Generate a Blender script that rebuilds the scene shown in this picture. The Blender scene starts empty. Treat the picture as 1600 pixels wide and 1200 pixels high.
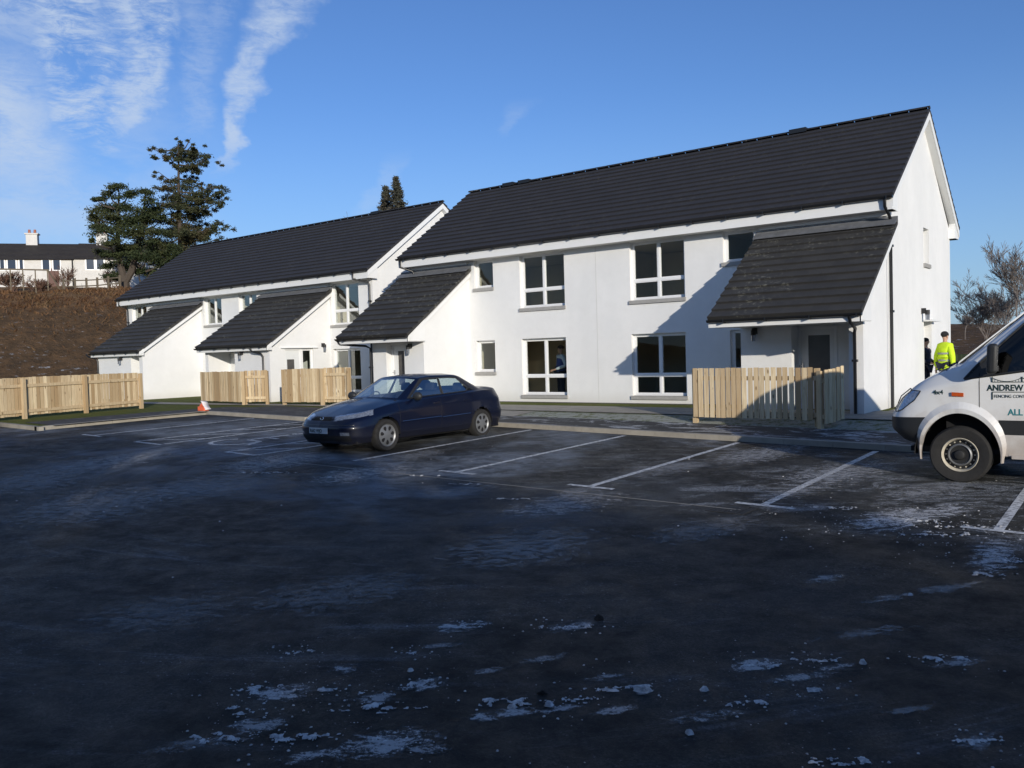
import bpy, bmesh, math, random
import numpy as np
from mathutils import Vector, Matrix, noise
R=math.radians; PI=math.pi
SC=bpy.context.scene; COL=SC.collection
# ---------------------------------------------------------------- camera
CAMP=(5.0458,-20.8339,1.4403)
def cam_axes(yaw,pit,rol):
    f=Vector((-math.sin(yaw)*math.cos(pit),math.cos(yaw)*math.cos(pit),math.sin(pit)))
    r=Vector((math.cos(yaw),math.sin(yaw),0)); u=r.cross(f)
    return r*math.cos(rol)+u*math.sin(rol), -r*math.sin(rol)+u*math.cos(rol), f
CR,CU,CF=cam_axes(.6588233,-.0340704,-.0281761)
cd=bpy.data.cameras.new('camera'); co=bpy.data.objects.new('camera',cd); COL.objects.link(co)
cd.sensor_width=36; cd.lens=1322.08/1600*36; cd.clip_end=5000; cd.clip_start=.05
M=Matrix.Identity(4)
for i in range(3): M[i][0]=CR[i]; M[i][1]=CU[i]; M[i][2]=-CF[i]; M[i][3]=CAMP[i]
co.matrix_world=M; SC.camera=co
# ---------------------------------------------------------------- sun and sky
SUN=Vector((4.18,-3.0,1.16)).normalized()
sun_el=math.asin(SUN.z); sun_az=math.atan2(SUN.x,SUN.y)      # azimuth clockwise from +Y
ld=bpy.data.lights.new('sun','SUN'); ld.energy=4.2; ld.angle=R(.55); ld.color=(1,.93,.82)
lo=bpy.data.objects.new('sun',ld); COL.objects.link(lo); lo.rotation_euler=SUN.to_track_quat('Z','Y').to_euler()
W=bpy.data.worlds.new('World'); SC.world=W; W.use_nodes=True
SC.view_settings.view_transform='Standard'; SC.view_settings.look='None'; SC.view_settings.gamma=1
SC.view_settings.exposure=-.04; SC.view_settings.use_curve_mapping=False
class NT:
    def __init__(s,t): s.t=t; s.n=t.nodes; s.l=t.links; s.n.clear()
    def N(s,k,**kw):
        a=s.n.new(k)
        for p,v in kw.items():
            if p.startswith('i_'):
                q=p[2:]; q=int(q) if q.isdigit() else q.replace('_',' ')
                if isinstance(v,bpy.types.NodeSocket): s.l.new(v,a.inputs[q])
                else: a.inputs[q].default_value=v
            else: setattr(a,p,v)
        return a
    def M(s,op,a,b=None,c=None,clamp=False):
        m=s.N('ShaderNodeMath',operation=op,use_clamp=clamp)
        for i,v in enumerate((a,b,c)):
            if v is None: continue
            if isinstance(v,bpy.types.NodeSocket): s.l.new(v,m.inputs[i])
            else: m.inputs[i].default_value=v
        return m.outputs[0]
    def noise(s,vec,scale,detail=4,rough=.55,dist=0):
        a=s.N('ShaderNodeTexNoise',i_Scale=scale,i_Detail=detail,i_Roughness=rough,i_Distortion=dist); s.l.new(vec,a.inputs['Vector']); return a.outputs[0]
    def map(s,vec,loc=(0,0,0),rot=(0,0,0),sc=(1,1,1)):
        a=s.N('ShaderNodeMapping'); s.l.new(vec,a.inputs[0]); a.inputs['Location'].default_value=loc; a.inputs['Rotation'].default_value=rot; a.inputs['Scale'].default_value=sc; return a.outputs[0]
    def step(s,v,a,b,lo=0,hi=1):
        m=s.N('ShaderNodeMapRange',interpolation_type='SMOOTHSTEP'); s.l.new(v,m.inputs[0])
        for i,x in enumerate((a,b,lo,hi)): m.inputs[1+i].default_value=x
        return m.outputs[0]
    def mix(s,f,a,b):
        m=s.N('ShaderNodeMix',data_type='RGBA')
        for i,v in ((0,f),(6,a),(7,b)):
            if isinstance(v,bpy.types.NodeSocket): s.l.new(v,m.inputs[i])
            else: m.inputs[i].default_value=v if i==0 else (*v,1) if len(v)==3 else v
        return m.outputs[2]
wt=NT(W.node_tree)
sky=wt.N('ShaderNodeTexSky',sky_type='NISHITA',sun_disc=False,sun_elevation=sun_el,sun_rotation=sun_az,altitude=150,air_density=1.0,dust_density=.25,ozone_density=2.2)
tc=wt.N('ShaderNodeTexCoord').outputs['Generated']
sx=wt.N('ShaderNodeSeparateXYZ',i_0=tc)
az=wt.M('ARCTAN2',sx.outputs[0],sx.outputs[1]); el=sx.outputs[2]
def pdir(px,py):
    d=(CF+CR*((px-800)/1322.08)-CU*((py-600)/1322.08)).normalized(); return math.atan2(d.x,d.y),d.z
ae=wt.N('ShaderNodeCombineXYZ',i_0=az,i_1=el).outputs[0]
wob=wt.M('MULTIPLY',wt.M('SUBTRACT',wt.noise(wt.map(ae,sc=(9,14,1)),1,5,.6),.5),.10)
azw=wt.M('ADD',az,wob)
rip=wt.noise(wt.map(ae,rot=(0,0,.12),sc=(34,110,1)),1,8,.72,1.4)          # fine cross ripples of high cloud
puff=wt.noise(wt.map(ae,loc=(2,5,0),sc=(13,26,1)),1,7,.62,.5)
def band(p0,p1,w0,w1,amp,e0=.03,e1=.06,rlo=.25,rhi=.62):
    a0,z0=pdir(*p0); a1,z1=pdir(*p1); k=(a1-a0)/(z1-z0)
    ce=wt.M('ADD',wt.M('MULTIPLY',wt.M('SUBTRACT',el,z0),k),a0); d=wt.M('ABSOLUTE',wt.M('SUBTRACT',azw,ce))
    w=wt.M('MAXIMUM',wt.M('ADD',wt.M('MULTIPLY',wt.M('SUBTRACT',el,z0),(w1-w0)/(z1-z0)),w0),.004)
    g=wt.step(wt.M('DIVIDE',d,w),.25,1.0,1,0)
    e=wt.M('MULTIPLY',wt.step(el,z0-e0,z0+e0),wt.step(el,z1,z1+e1*3,1,0))
    return wt.M('MULTIPLY',wt.M('MULTIPLY',g,e),wt.M('MULTIPLY',wt.step(wt.M('ADD',wt.M('MULTIPLY',rip,.36),wt.M('MULTIPLY',puff,.64)),rlo,rhi),amp))
cl=[band((350,250),(440,20),.012,.035,.78),band((352,60),(360,-60),.02,.03,.28,rlo=.42),band((300,205),(325,-20),.03,.05,.36,rlo=.35,rhi=.66),
    band((150,235),(90,-40),.045,.07,.9,rlo=.38,rhi=.62),band((195,215),(225,-40),.02,.06,.8,rlo=.36,rhi=.62),band((20,60),(10,-60),.06,.09,.6,rlo=.38),
    band((30,300),(-10,160),.09,.09,.8,.06,.03,.2,.6),band((60,372),(70,330),.18,.14,.6,.05,.02,.2,.6),band((560,345),(600,280),.02,.02,.22,.02,.012),band((785,205),(805,178),.01,.02,.18,.01,.006)]
tot=cl[0]
for q in cl[1:]: tot=wt.M('MAXIMUM',tot,q)
veil=wt.M('MULTIPLY',wt.M('MULTIPLY',wt.step(puff,.3,.75),wt.step(az,pdir(420,200)[0],pdir(60,200)[0])),.45)
tot=wt.M('MAXIMUM',tot,veil)
skc=wt.N('ShaderNodeMix',data_type='RGBA',blend_type='MULTIPLY'); skc.inputs[0].default_value=1; wt.l.new(sky.outputs[0],skc.inputs[6]); skc.inputs[7].default_value=(.63,.85,1.27,1)
low=wt.step(el,-.02,.30,1,0)
skyc=wt.mix(wt.M('MULTIPLY',low,.60),skc.outputs[2],(2.7,4.15,6.1))
mx=wt.mix(tot,skyc,(4.7,5.6,7.0))
bg=wt.N('ShaderNodeBackground',i_Color=mx,i_Strength=.12)
wo=wt.N('ShaderNodeOutputWorld',i_Surface=bg.outputs[0])
# ---------------------------------------------------------------- materials
def mat(name,col,rough=.6,metal=0,spec=.5,coat=0):
    m=bpy.data.materials.new(name); m.use_nodes=True; t=NT(m.node_tree)
    b=t.N('ShaderNodeBsdfPrincipled'); t.N('ShaderNodeOutputMaterial',i_Surface=b.outputs[0])
    b.inputs['Base Color'].default_value=(*col,1); b.inputs['Roughness'].default_value=rough; b.inputs['Metallic'].default_value=metal
    b.inputs['Specular IOR Level'].default_value=spec; b.inputs['Coat Weight'].default_value=coat; b.inputs['Coat Roughness'].default_value=.06
    m['t']=0; return m,t,b
def obj_co(t): return t.N('ShaderNodeTexCoord').outputs['Object']
def bump(t,b,h,st,dist=.01):
    n=t.N('ShaderNodeBump',i_Strength=st,i_Distance=dist,i_Height=h); t.l.new(n.outputs[0],b.inputs['Normal'])
def setc(t,b,c): t.l.new(c,b.inputs['Base Color'])
MT={}
def simple(key,name,col,rough=.6,metal=0,spec=.5,coat=0,var=.12,scale=8,bmp=0):
    m,t,b=mat(name,col,rough,metal,spec,coat)
    if var:
        n=t.noise(obj_co(t),scale,5,.6)
        setc(t,b,t.mix(n,tuple(c*(1-var*2) for c in col),tuple(min(1,c*(1+var)) for c in col)))
        if bmp: bump(t,b,t.noise(obj_co(t),scale*12,3),bmp)
    MT[key]=m; return m
# white roughcast render
m,t,b=mat('white roughcast',(.8,.8,.77),.9,spec=.2); o=obj_co(t)
n1=t.noise(t.map(o,sc=(1,1,.7)),.8,6,.6); n2=t.noise(o,7,4)
cc=t.mix(t.step(n1,.3,.75),(.76,.76,.745),(.83,.825,.805)); cc=t.mix(t.step(t.noise(o,3.1,6,.7),.42,.66,0,.10),cc,(.62,.61,.58)); cc=t.mix(t.M('MULTIPLY',n2,.07),cc,(.5,.5,.48))
sp=t.N('ShaderNodeSeparateXYZ',i_0=o); low=t.step(t.M('ADD',sp.outputs[2],t.M('MULTIPLY',n1,-.5)),-.35,.15,1,0)
cc=t.mix(t.M('MULTIPLY',low,.30),cc,(.42,.38,.31)); setc(t,b,cc); bump(t,b,t.noise(o,95,3,.7),.55,.012); MT['wall']=m
def tile_mat(name,a,b_,lich):
    m,t,b=mat(name,a,.75,spec=.35); uv=t.N('ShaderNodeUVMap',uv_map='UVMap').outputs[0]; o=obj_co(t)
    br=t.N('ShaderNodeTexBrick',offset=.5,i_Scale=1,i_Mortar_Size=.006,i_Color1=(*a,1),i_Color2=(*b_,1),i_Mortar=(.013,.013,.014,1)); t.l.new(uv,br.inputs[0])
    br.inputs['Brick Width'].default_value=1; br.inputs['Row Height'].default_value=1; br.inputs['Bias'].default_value=-.1
    n=t.noise(o,2.2,6,.7); c=t.mix(t.step(n,.35,.8,0,.4),br.outputs[0],tuple(x*1.5 for x in b_))
    l=t.noise(o,9,7,.75); l2=t.noise(t.map(o,sc=(.6,1,1)),.9,3)
    f=t.M('MULTIPLY',t.step(l,.53,.64),t.step(l2,.46,.60,0,lich)); f=t.M('MULTIPLY',f,.8); c=t.mix(f,c,(.19,.185,.15)); setc(t,b,c)
    bump(t,b,t.M('ADD',t.noise(o,60,3),br.outputs[1]),.25,.01); return m
MT['tile']=tile_mat('dark grey roof tiles',(.030,.030,.034),(.034,.033,.037),.22)
MT['tile2']=tile_mat('weathered grey roof tiles',(.034,.033,.032),(.044,.042,.039),1.0)
MT['tile_old']=tile_mat('old brown roof tiles',(.022,.018,.016),(.032,.027,.024),.2)
simple('pvc','white upvc',(.82,.82,.81),.35,var=.03)
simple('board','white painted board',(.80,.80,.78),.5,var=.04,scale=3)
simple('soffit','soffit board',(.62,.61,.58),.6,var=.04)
simple('sill','grey cast sill',(.36,.35,.33),.85,var=.15,scale=14,bmp=.2)
simple('lead','grey lead flashing',(.16,.165,.175),.6,var=.3,scale=5)
simple('black','black gutter plastic',(.012,.013,.015),.35,var=.05)
simple('blackm','black moulded plastic',(.02,.021,.022),.55,var=.15,scale=20,bmp=.1)
simple('concrete','pale concrete',(.34,.31,.255),.9,var=.28,scale=3,bmp=.3)
simple('plinth','dark plinth block',(.10,.095,.085),.9,var=.3,scale=6,bmp=.3)
simple('doorw','white door',(.74,.75,.74),.4,var=.03)
simple('inter','beige plaster',(.74,.66,.52),.9,var=.08,scale=2)
simple('interfl','bare floor boards',(.25,.18,.11),.8,var=.2)
simple('steel','brushed steel',(.55,.56,.57),.3,metal=.9,var=.1)
simple('silver','silver painted wheel',(.22,.225,.23),.45,metal=.5,var=.12,scale=25)
simple('chrome','chrome',(.75,.75,.75),.12,metal=1,var=0)
simple('cream','cream painted steel rim',(.55,.50,.40),.5,var=.2,scale=20)
simple('tyre','tyre rubber',(.022,.021,.02),.85,var=.35,scale=15,bmp=.2)
simple('dark','dark void',(.008,.008,.009),.9,var=0)
simple('seat','dark grey seat cloth',(.022,.023,.028),.9,var=.15)
simple('orange','orange indicator lens',(.5,.085,.02),.2,var=.1,scale=60)
simple('red','red lamp lens',(.45,.012,.012),.15,var=.1,scale=60)
simple('lens','clear lamp lens',(.42,.46,.52),.12,metal=.6,coat=1,var=.48,scale=30)
simple('trunk','grey brown bark',(.085,.066,.05),.95,var=.35,scale=9,bmp=.4)
simple('twig','bare twigs',(.20,.17,.15),.95,var=.3,scale=6)
simple('redtwig','reddish bare twigs',(.17,.095,.065),.95,var=.3,scale=6)
simple('skin','skin',(.52,.30,.21),.55,var=.08)
simple('hair','dark hair and wool',(.012,.012,.014),.9,var=.1)
simple('navy','navy cloth',(.014,.018,.034),.9,var=.2,scale=12)
simple('bluecl','blue cloth',(.03,.07,.24),.9,var=.15,scale=12)
simple('paleclo','pale blue shirt cloth',(.55,.62,.66),.9,var=.08,scale=12)
simple('hivis','fluorescent yellow cloth',(.62,.86,.02),.8,var=.12,scale=9,bmp=.15)
simple('reflec','grey reflective tape',(.30,.31,.30),.35,var=.05)
simple('conered','orange red plastic',(.85,.16,.07),.5,var=.12)
simple('conewh','white plastic sheet',(.8,.74,.72),.4,var=.1)
simple('plate','number plate white',(.50,.53,.55),.4,var=.1)
simple('ink','dark green lettering',(.012,.035,.035),.5,var=0)
simple('teal','teal lettering',(.03,.19,.21),.5,var=0)
simple('iron','cast iron',(.03,.03,.03),.6,metal=.3,var=.2)
simple('brown','brown painted door',(.11,.045,.03),.6,var=.1)
simple('shed','old grey timber',(.16,.13,.09),.9,var=.3,scale=6)
simple('pot','red clay pot',(.38,.14,.09),.8,var=.15)
simple('oldwall','old white harling',(.66,.64,.60),.9,var=.12,scale=2.5,bmp=.3)
simple('stone','dark brown clod',(.022,.016,.011),.95,var=.4,scale=20,bmp=.4)
# timber
m,t,b=mat('fresh sawn fence timber',(.5,.36,.2),.8,spec=.2); o=obj_co(t); tn=t.N('ShaderNodeAttribute',attribute_name='tint').outputs['Fac']
v=t.N('ShaderNodeVectorMath',operation='ADD',i_0=o,i_1=t.N('ShaderNodeCombineXYZ',i_0=t.M('MULTIPLY',tn,37.),i_1=t.M('MULTIPLY',tn,11.)).outputs[0]).outputs[0]
g=t.noise(t.map(v,sc=(22,22,1.6)),1.5,5,.6,.4); kn=t.N('ShaderNodeTexVoronoi',i_Scale=1.0); t.l.new(t.map(v,sc=(7,7,2.6)),kn.inputs[0])
c=t.mix(tn,(.38,.265,.145),(.74,.61,.40)); c=t.mix(t.step(g,.35,.7,0,.5),c,(.36,.24,.12)); c=t.mix(t.step(kn.outputs[0],.06,.16,.75,0),c,(.12,.06,.025)); setc(t,b,c); bump(t,b,g,.3,.006); MT['wood']=m
# glass
def glass(key,name,tint,ref=.0,rm=.55,refl_col=(1,1,1),rough=.0):
    m=bpy.data.materials.new(name); m.use_nodes=True; t=NT(m.node_tree)
    tr=t.N('ShaderNodeBsdfTransparent',i_Color=(*tint,1)); gl=t.N('ShaderNodeBsdfGlossy',i_Roughness=rough,i_Color=(*refl_col,1))
    fr=t.N('ShaderNodeFresnel',i_IOR=1.52); f=t.M('ADD',t.M('MULTIPLY',fr.outputs[0],rm),ref,clamp=True)
    mm=t.N('ShaderNodeMixShader',i_0=f,i_1=tr.outputs[0],i_2=gl.outputs[0]); t.N('ShaderNodeOutputMaterial',i_Surface=mm.outputs[0]); MT[key]=m
glass('glass','window glass',(.93,.95,.93),.0,.32); glass('carglass','car window glass',(.80,.88,.84),.0,.42); glass('vanglass','dark van window glass',(.10,.11,.12),.0,.9)
simple('frost_glass','obscured door glass',(.10,.095,.09),.25,var=.25,scale=2)
# car paint
m,t,b=mat('dark blue metallic paint',(.002,.004,.014),.4,metal=0,spec=.35,coat=.4); o=obj_co(t); n=t.noise(o,900,1); d=t.noise(o,3,5,.6)
sp=t.N('ShaderNodeSeparateXYZ',i_0=o); lowd=t.step(t.M('ADD',sp.outputs[2],t.M('MULTIPLY',d,.25)),.25,.75,.42,.0)
c=t.mix(t.M('MULTIPLY',n,.35),(.0018,.0035,.014),(.0045,.009,.034)); c=t.mix(lowd,c,(.022,.021,.021)); setc(t,b,c); t.l.new(t.M('ADD',t.M('MULTIPLY',lowd,.5),.3),b.inputs['Roughness']); MT['bluepaint']=m
m,t,b=mat('white van paint',(.72,.72,.70),.35,coat=.6); o=obj_co(t); d=t.noise(o,4,6,.65); sp=t.N('ShaderNodeSeparateXYZ',i_0=o)
lowd=t.step(t.M('ADD',sp.outputs[2],t.M('MULTIPLY',d,-.9)),-.25,.75,.7,.03); c=t.mix(lowd,(.74,.74,.72),(.30,.22,.16)); c=t.mix(t.step(d,.45,.7,0,.12),c,(.5,.46,.4)); setc(t,b,c); MT['whitepaint']=m
# ---------------------------------------------------------------- mesh helpers
class MB:
    def __init__(s): s.v=[]; s.f=[]; s.tn=[]; s.uv=None; s.t=.5
    def quad(s,*p,uv=None):
        i=len(s.v); s.v+= [tuple(q) for q in p]; s.f.append(tuple(range(i,i+len(p)))); s.tn.append(s.t)
        if uv is not None:
            if s.uv is None: s.uv={}
            s.uv[len(s.f)-1]=uv
    def box(s,a,b,rz=0,c=None,bev=0):
        (x0,y0,z0),(x1,y1,z1)=a,b
        P=[(x,y,z) for z in(z0,z1) for y in(y0,y1) for x in(x0,x1)]
        if rz:
            cx,cy=c if c else((x0+x1)/2,(y0+y1)/2); C_,S_=math.cos(rz),math.sin(rz)
            P=[(cx+(x-cx)*C_-(y-cy)*S_,cy+(x-cx)*S_+(y-cy)*C_,z) for x,y,z in P]
        i=len(s.v); s.v+=P
        for f in((0,2,3,1),(4,5,7,6),(0,1,5,4),(1,3,7,5),(3,2,6,7),(2,0,4,6)): s.f.append(tuple(i+k for k in f)); s.tn.append(s.t)
        return s
    def obox(s,o,ux,uy,uz):   # oriented box from corner and three edge vectors
        o=Vector(o);ux=Vector(ux);uy=Vector(uy);uz=Vector(uz)
        i=len(s.v); s.v+=[tuple(o+ux*a+uy*b_+uz*c_) for c_ in(0,1) for b_ in(0,1) for a in(0,1)]
        for f in((0,2,3,1),(4,5,7,6),(0,1,5,4),(1,3,7,5),(3,2,6,7),(2,0,4,6)): s.f.append(tuple(i+k for k in f)); s.tn.append(s.t)
        return s
    def tube(s,pts,rad,n=8,cap=True):
        pts=[Vector(p) for p in pts]; m=len(pts); rad=[rad]*m if not hasattr(rad,'__len__') else rad; base=len(s.v); up=None
        for k,p in enumerate(pts):
            d=(pts[min(k+1,m-1)]-pts[max(k-1,0)]).normalized()
            if up is None: up=Vector((0,0,1)) if abs(d.z)<.9 else Vector((1,0,0))
            a=d.cross(up).normalized(); b_=a.cross(d).normalized(); up=b_
            for j in range(n): q=p+(a*math.cos(2*PI*j/n)+b_*math.sin(2*PI*j/n))*rad[k]; s.v.append(tuple(q))
        for k in range(m-1):
            for j in range(n): s.f.append((base+k*n+j,base+k*n+(j+1)%n,base+(k+1)*n+(j+1)%n,base+(k+1)*n+j)); s.tn.append(s.t)
        if cap: s.f.append(tuple(base+j for j in range(n))[::-1]); s.f.append(tuple(base+(m-1)*n+j for j in range(n))); s.tn+=[s.t,s.t]
        return s
    def lathe(s,prof,c,axis='y',n=32,sy=1):
        base=len(s.v); m=len(prof)
        for (r,h) in prof:
            for j in range(n):
                a=2*PI*j/n; x,y=r*math.cos(a),r*math.sin(a)
                s.v.append((c[0]+x,c[1]+h*sy,c[2]+y) if axis=='y' else (c[0]+h*sy,c[1]+x,c[2]+y) if axis=='x' else (c[0]+x,c[1]+y,c[2]+h))
        for k in range(m-1):
            for j in range(n): s.f.append((base+k*n+j,base+k*n+(j+1)%n,base+(k+1)*n+(j+1)%n,base+(k+1)*n+j)); s.tn.append(s.t)
        return s
    def ell(s,c,r,n=12,m=8):
        return s.lathe([(r[0]*math.sin(PI*k/m)+1e-5,-r[2]*math.cos(PI*k/m)) for k in range(m+1)],c,'z',n) if r[0]==r[1] else s._ell(c,r,n,m)
    def _ell(s,c,r,n,m):
        base=len(s.v)
        for k in range(m+1):
            for j in range(n): s.v.append((c[0]+r[0]*(math.sin(PI*k/m)+1e-4)*math.cos(2*PI*j/n),c[1]+r[1]*(math.sin(PI*k/m)+1e-4)*math.sin(2*PI*j/n),c[2]-r[2]*math.cos(PI*k/m)))
        for k in range(m):
            for j in range(n): s.f.append((base+k*n+j,base+k*n+(j+1)%n,base+(k+1)*n+(j+1)%n,base+(k+1)*n+j)); s.tn.append(s.t)
        return s
    def split(s,name,m,parent,key):
        B={}
        for f,t in zip(s.f,s.tn):
            c=[sum(s.v[i][k] for i in f)/len(f) for k in range(3)]; b=B.setdefault(key(*c),MB()); n=len(b.v); b.v+=[s.v[i] for i in f]; b.f.append(tuple(range(n,n+len(f)))); b.tn.append(t)
        return [b.build(name,m,parent) for b in B.values()]
    def build(s,name,m,parent=None,smooth=False,sharp=40,mods=None):
        me=bpy.data.meshes.new(name); v=s.v
        me.from_pydata(v,[],s.f); me.materials.append(MT[m] if isinstance(m,str) else m)
        if s.uv:
            ul=me.uv_layers.new(name='UVMap')
            for fi,uv in s.uv.items():
                for li,q in zip(me.polygons[fi].loop_indices,uv): ul.data[li].uv=q
        if len(set(s.tn))>1 or s.t!=.5:
            at=me.attributes.new('tint','FLOAT','FACE'); at.data.foreach_set('value',s.tn)
        if smooth:
            me.polygons.foreach_set('use_smooth',[True]*len(me.polygons)); me.set_sharp_from_angle(angle=R(sharp))
        me.update(); o=bpy.data.objects.new(name,me); COL.objects.link(o)
        if parent:
            o.parent=parent
        return o
def tag(o,label=None,cat=None,group=None,kind=None):
    for k,v in(('label',label),('category',cat),('group',group),('kind',kind)):
        if v: o[k]=v
    return o
def empty(name,loc,rz,label,cat,group=None):
    o=bpy.data.objects.new(name,None); COL.objects.link(o); o.location=loc; o.rotation_euler=(0,0,rz); o.empty_display_size=.2
    return tag(o,label,cat,group)
def struct(mb,name,m,smooth=False): return tag(mb.build(name,m,None,smooth),kind='structure')
def copy_tree(o,parent=None):
    c=o.copy(); COL.objects.link(c); c.parent=parent
    for ch in [x for x in bpy.data.objects if x.parent==o]: copy_tree(ch,c)
    return c
# ---------------------------------------------------------------- terrain
def ss(a,b,x):
    t=min(1,max(0,(x-a)/(b-a))); return t*t*(3-2*t)
def Pz(x,y): return -.3188-.0183*min(4,max(-20,x))+.0141*max(-40,min(-5.1,y))
def kerbY(x):
    if x>-12.4: return -5.15
    if x>-13.2: return -5.15+(x+12.4)/.8*1.2
    if x>-17.85: return -6.35
    return -11.2
def Hs(x,y):
    p=Pz(x,y); w=ss(-5.0,-2.2,y) if x>-17.85 else ss(-12,-2.2,y); return (p+.09)*(1-w)-.02*w
def ground_h(x,y):
    near=min(Pz(x,y)-.03,Hs(x,y)-.12) if y>-12 else Pz(x,y)-.06
    dx,dy=x-CAMP[0],y-CAMP[1]; d=-dx*.911+dy*.412; e=dx*.412+dy*.911
    wl=1-ss(45,85,e)
    n=noise.fractal(Vector((x*.06,y*.06,3)),1,2,4)
    n2=noise.fractal(Vector((x*.35,y*.35,7)),1,2,4)
    bank=ss(50,71,d)*7.0*wl
    far=ss(120,330,d)*22*(1-ss(60,170,e))
    bank+=ss(50,71,d)*wl*.09*(min(max(d,71),112)-71); h2=3.6*ss(48,95,y)*ss(55,90,e)*(1-ss(30,60,x)*.3)
    k=ss(50,60,d)*wl+ss(50,60,y)
    return near*(1-min(1,k))+bank+far+h2+n*min(1,k)*.5+n2*min(1,k)*.16+n*ss(150,300,math.hypot(dx,dy))*5
def build_ground():
    def warp(u): return u*60+math.copysign(abs(u)**5,u)*28
    N=340; us=[warp(2.6*(i/(N-1)*2-1)/1.0) if 0 else 0 for i in range(0)]
    ts=np.linspace(-1,1,N); co_=[math.copysign(95*abs(t)+1500*abs(t)**7,t) for t in ts]
    vs=[];
    for y in co_:
        for x in co_: X=x-22; Y=y+8; vs.append((X,Y,ground_h(X,Y)))
    fs=[(j*N+i,j*N+i+1,(j+1)*N+i+1,(j+1)*N+i) for j in range(N-1) for i in range(N-1)]
    me=bpy.data.meshes.new('ground'); me.from_pydata(vs,[],fs); me.polygons.foreach_set('use_smooth',[True]*len(fs))
    m,t,b=mat('rough winter ground',(.1,.06,.03),.95,spec=.1); g=t.N('ShaderNodeNewGeometry').outputs[0]; s_=t.N('ShaderNodeSeparateXYZ',i_0=g)
    a=t.noise(g,.16,6,.6); a2=t.noise(g,1.3,6,.7); a3=t.noise(g,6,5,.75)
    c=t.mix(t.step(a2,.35,.65),(.085,.058,.036),(.15,.092,.050)); c=t.mix(t.step(a3,.55,.7,0,.5),c,(.028,.022,.015))
    up=t.step(t.M('ADD',s_.outputs[2],t.M('MULTIPLY',a,4)),6.9,8.4); orange=t.mix(t.step(a2,.38,.62),(.15,.075,.038),(.22,.14,.075)); c=t.mix(up,c,orange)
    fg=t.step(s_.outputs[2],9.3,12); c=t.mix(fg,c,t.mix(a,(.10,.075,.035),(.16,.11,.06)))
    fr=t.M('MULTIPLY',t.step(t.noise(t.map(g,sc=(1,1,3.2)),1.5,7,.75),.585,.66),t.step(s_.outputs[2],7,1,0,1)); c=t.mix(t.M('MULTIPLY',fr,.75),c,(.5,.52,.55)); setc(t,b,c)
    bump(t,b,t.M('ADD',a3,a2),.9,.25); me.materials.append(m)
    o=bpy.data.objects.new('ground',me); COL.objects.link(o); tag(o,kind='structure')
build_ground()
def sheet(name,m,x0,x1,fy0,fy1,zf,off,dx=.5,ny=4):
    nx=max(2,int((x1-x0)/dx)+1); v=[]; f=[]
    xs=[x0+(x1-x0)*i/(nx-1) for i in range(nx)]
    for x in xs:
        a,b_=fy0(x) if callable(fy0) else fy0, fy1(x) if callable(fy1) else fy1
        for j in range(ny+1): y=a+(b_-a)*j/ny; v.append((x,y,zf(x,y)+off))
    for i in range(nx-1):
        for j in range(ny): k=i*(ny+1)+j; f.append((k,k+ny+1,k+ny+2,k+1))
    mb=MB(); mb.v=v; mb.f=f; mb.tn=[.5]*len(f); return struct(mb,name,m)
# frozen asphalt
m,t,b=mat('frozen asphalt',(.04,.04,.04),.6); g=t.N('ShaderNodeNewGeometry').outputs[0]; s_=t.N('ShaderNodeSeparateXYZ',i_0=g)
grit=t.noise(g,150,4,.85); mid=t.noise(g,3.2,8,.75); big=t.noise(g,.28,5,.6,.6); g2=t.map(g,rot=(0,0,R(-36)))
wisp=t.noise(t.map(g2,sc=(.5,2.6,1)),.9,9,.74,.9); fin=t.noise(t.map(g2,sc=(1,2,1)),9,6,.8)
rx=t.M('ADD',s_.outputs[0],4.5); ry=t.M('ADD',s_.outputs[1],10.2); rad=t.M('SQRT',t.M('ADD',t.M('MULTIPLY',rx,rx),t.M('MULTIPLY',ry,ry))); th=t.M('ARCTAN2',ry,rx)
pol=t.N('ShaderNodeCombineXYZ',i_0=t.M('MULTIPLY',rad,3.4),i_1=t.M('MULTIPLY',th,3.2)).outputs[0]; trk=t.noise(pol,1.0,8,.72,.5)
near=t.step(s_.outputs[1],-13.6,-15.8); farl=t.M('MULTIPLY',t.step(s_.outputs[1],-15.2,-12.6),t.step(s_.outputs[0],1.5,-4.5))
c=t.mix(t.step(grit,.35,.65),(.0055,.005,.004),(.040,.038,.031)); vo=t.N('ShaderNodeTexVoronoi',i_Scale=75.0); t.l.new(g,vo.inputs[0]); vc=t.N('ShaderNodeSeparateXYZ',i_0=vo.outputs['Color']).outputs[0]
c=t.mix(t.M('MULTIPLY',t.step(vc,.55,.98),.75),c,(.072,.068,.056)); c=t.mix(t.M('MULTIPLY',t.step(vc,.30,.05),.7),c,(.003,.003,.0025)); c=t.mix(t.step(mid,.3,.7,0,.4),c,(.016,.015,.012))
c=t.mix(t.M('MULTIPLY',t.M('MULTIPLY',t.step(big,.40,.60),t.step(mid,.35,.62,.3,1)),t.M('ADD',t.M('MULTIPLY',farl,.62),.05)),c,(.27,.31,.36))
am=t.M('ADD',t.M('MULTIPLY',near,.12),t.M('ADD',t.M('MULTIPLY',farl,.26),.14))
st=t.M('MULTIPLY',t.M('MULTIPLY',t.step(wisp,.52,.68),t.step(fin,.38,.62)),t.step(t.noise(g,55,4,.85),.40,.60,.2,1)); c=t.mix(t.M('MULTIPLY',st,am),c,(.42,.46,.52))
tr_=t.M('MULTIPLY',t.M('MULTIPLY',t.step(trk,.53,.66),near),t.step(t.noise(g,42,6,.85),.40,.62,.08,1)); c=t.mix(t.M('MULTIPLY',tr_,.30),c,(.40,.44,.50))
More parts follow.
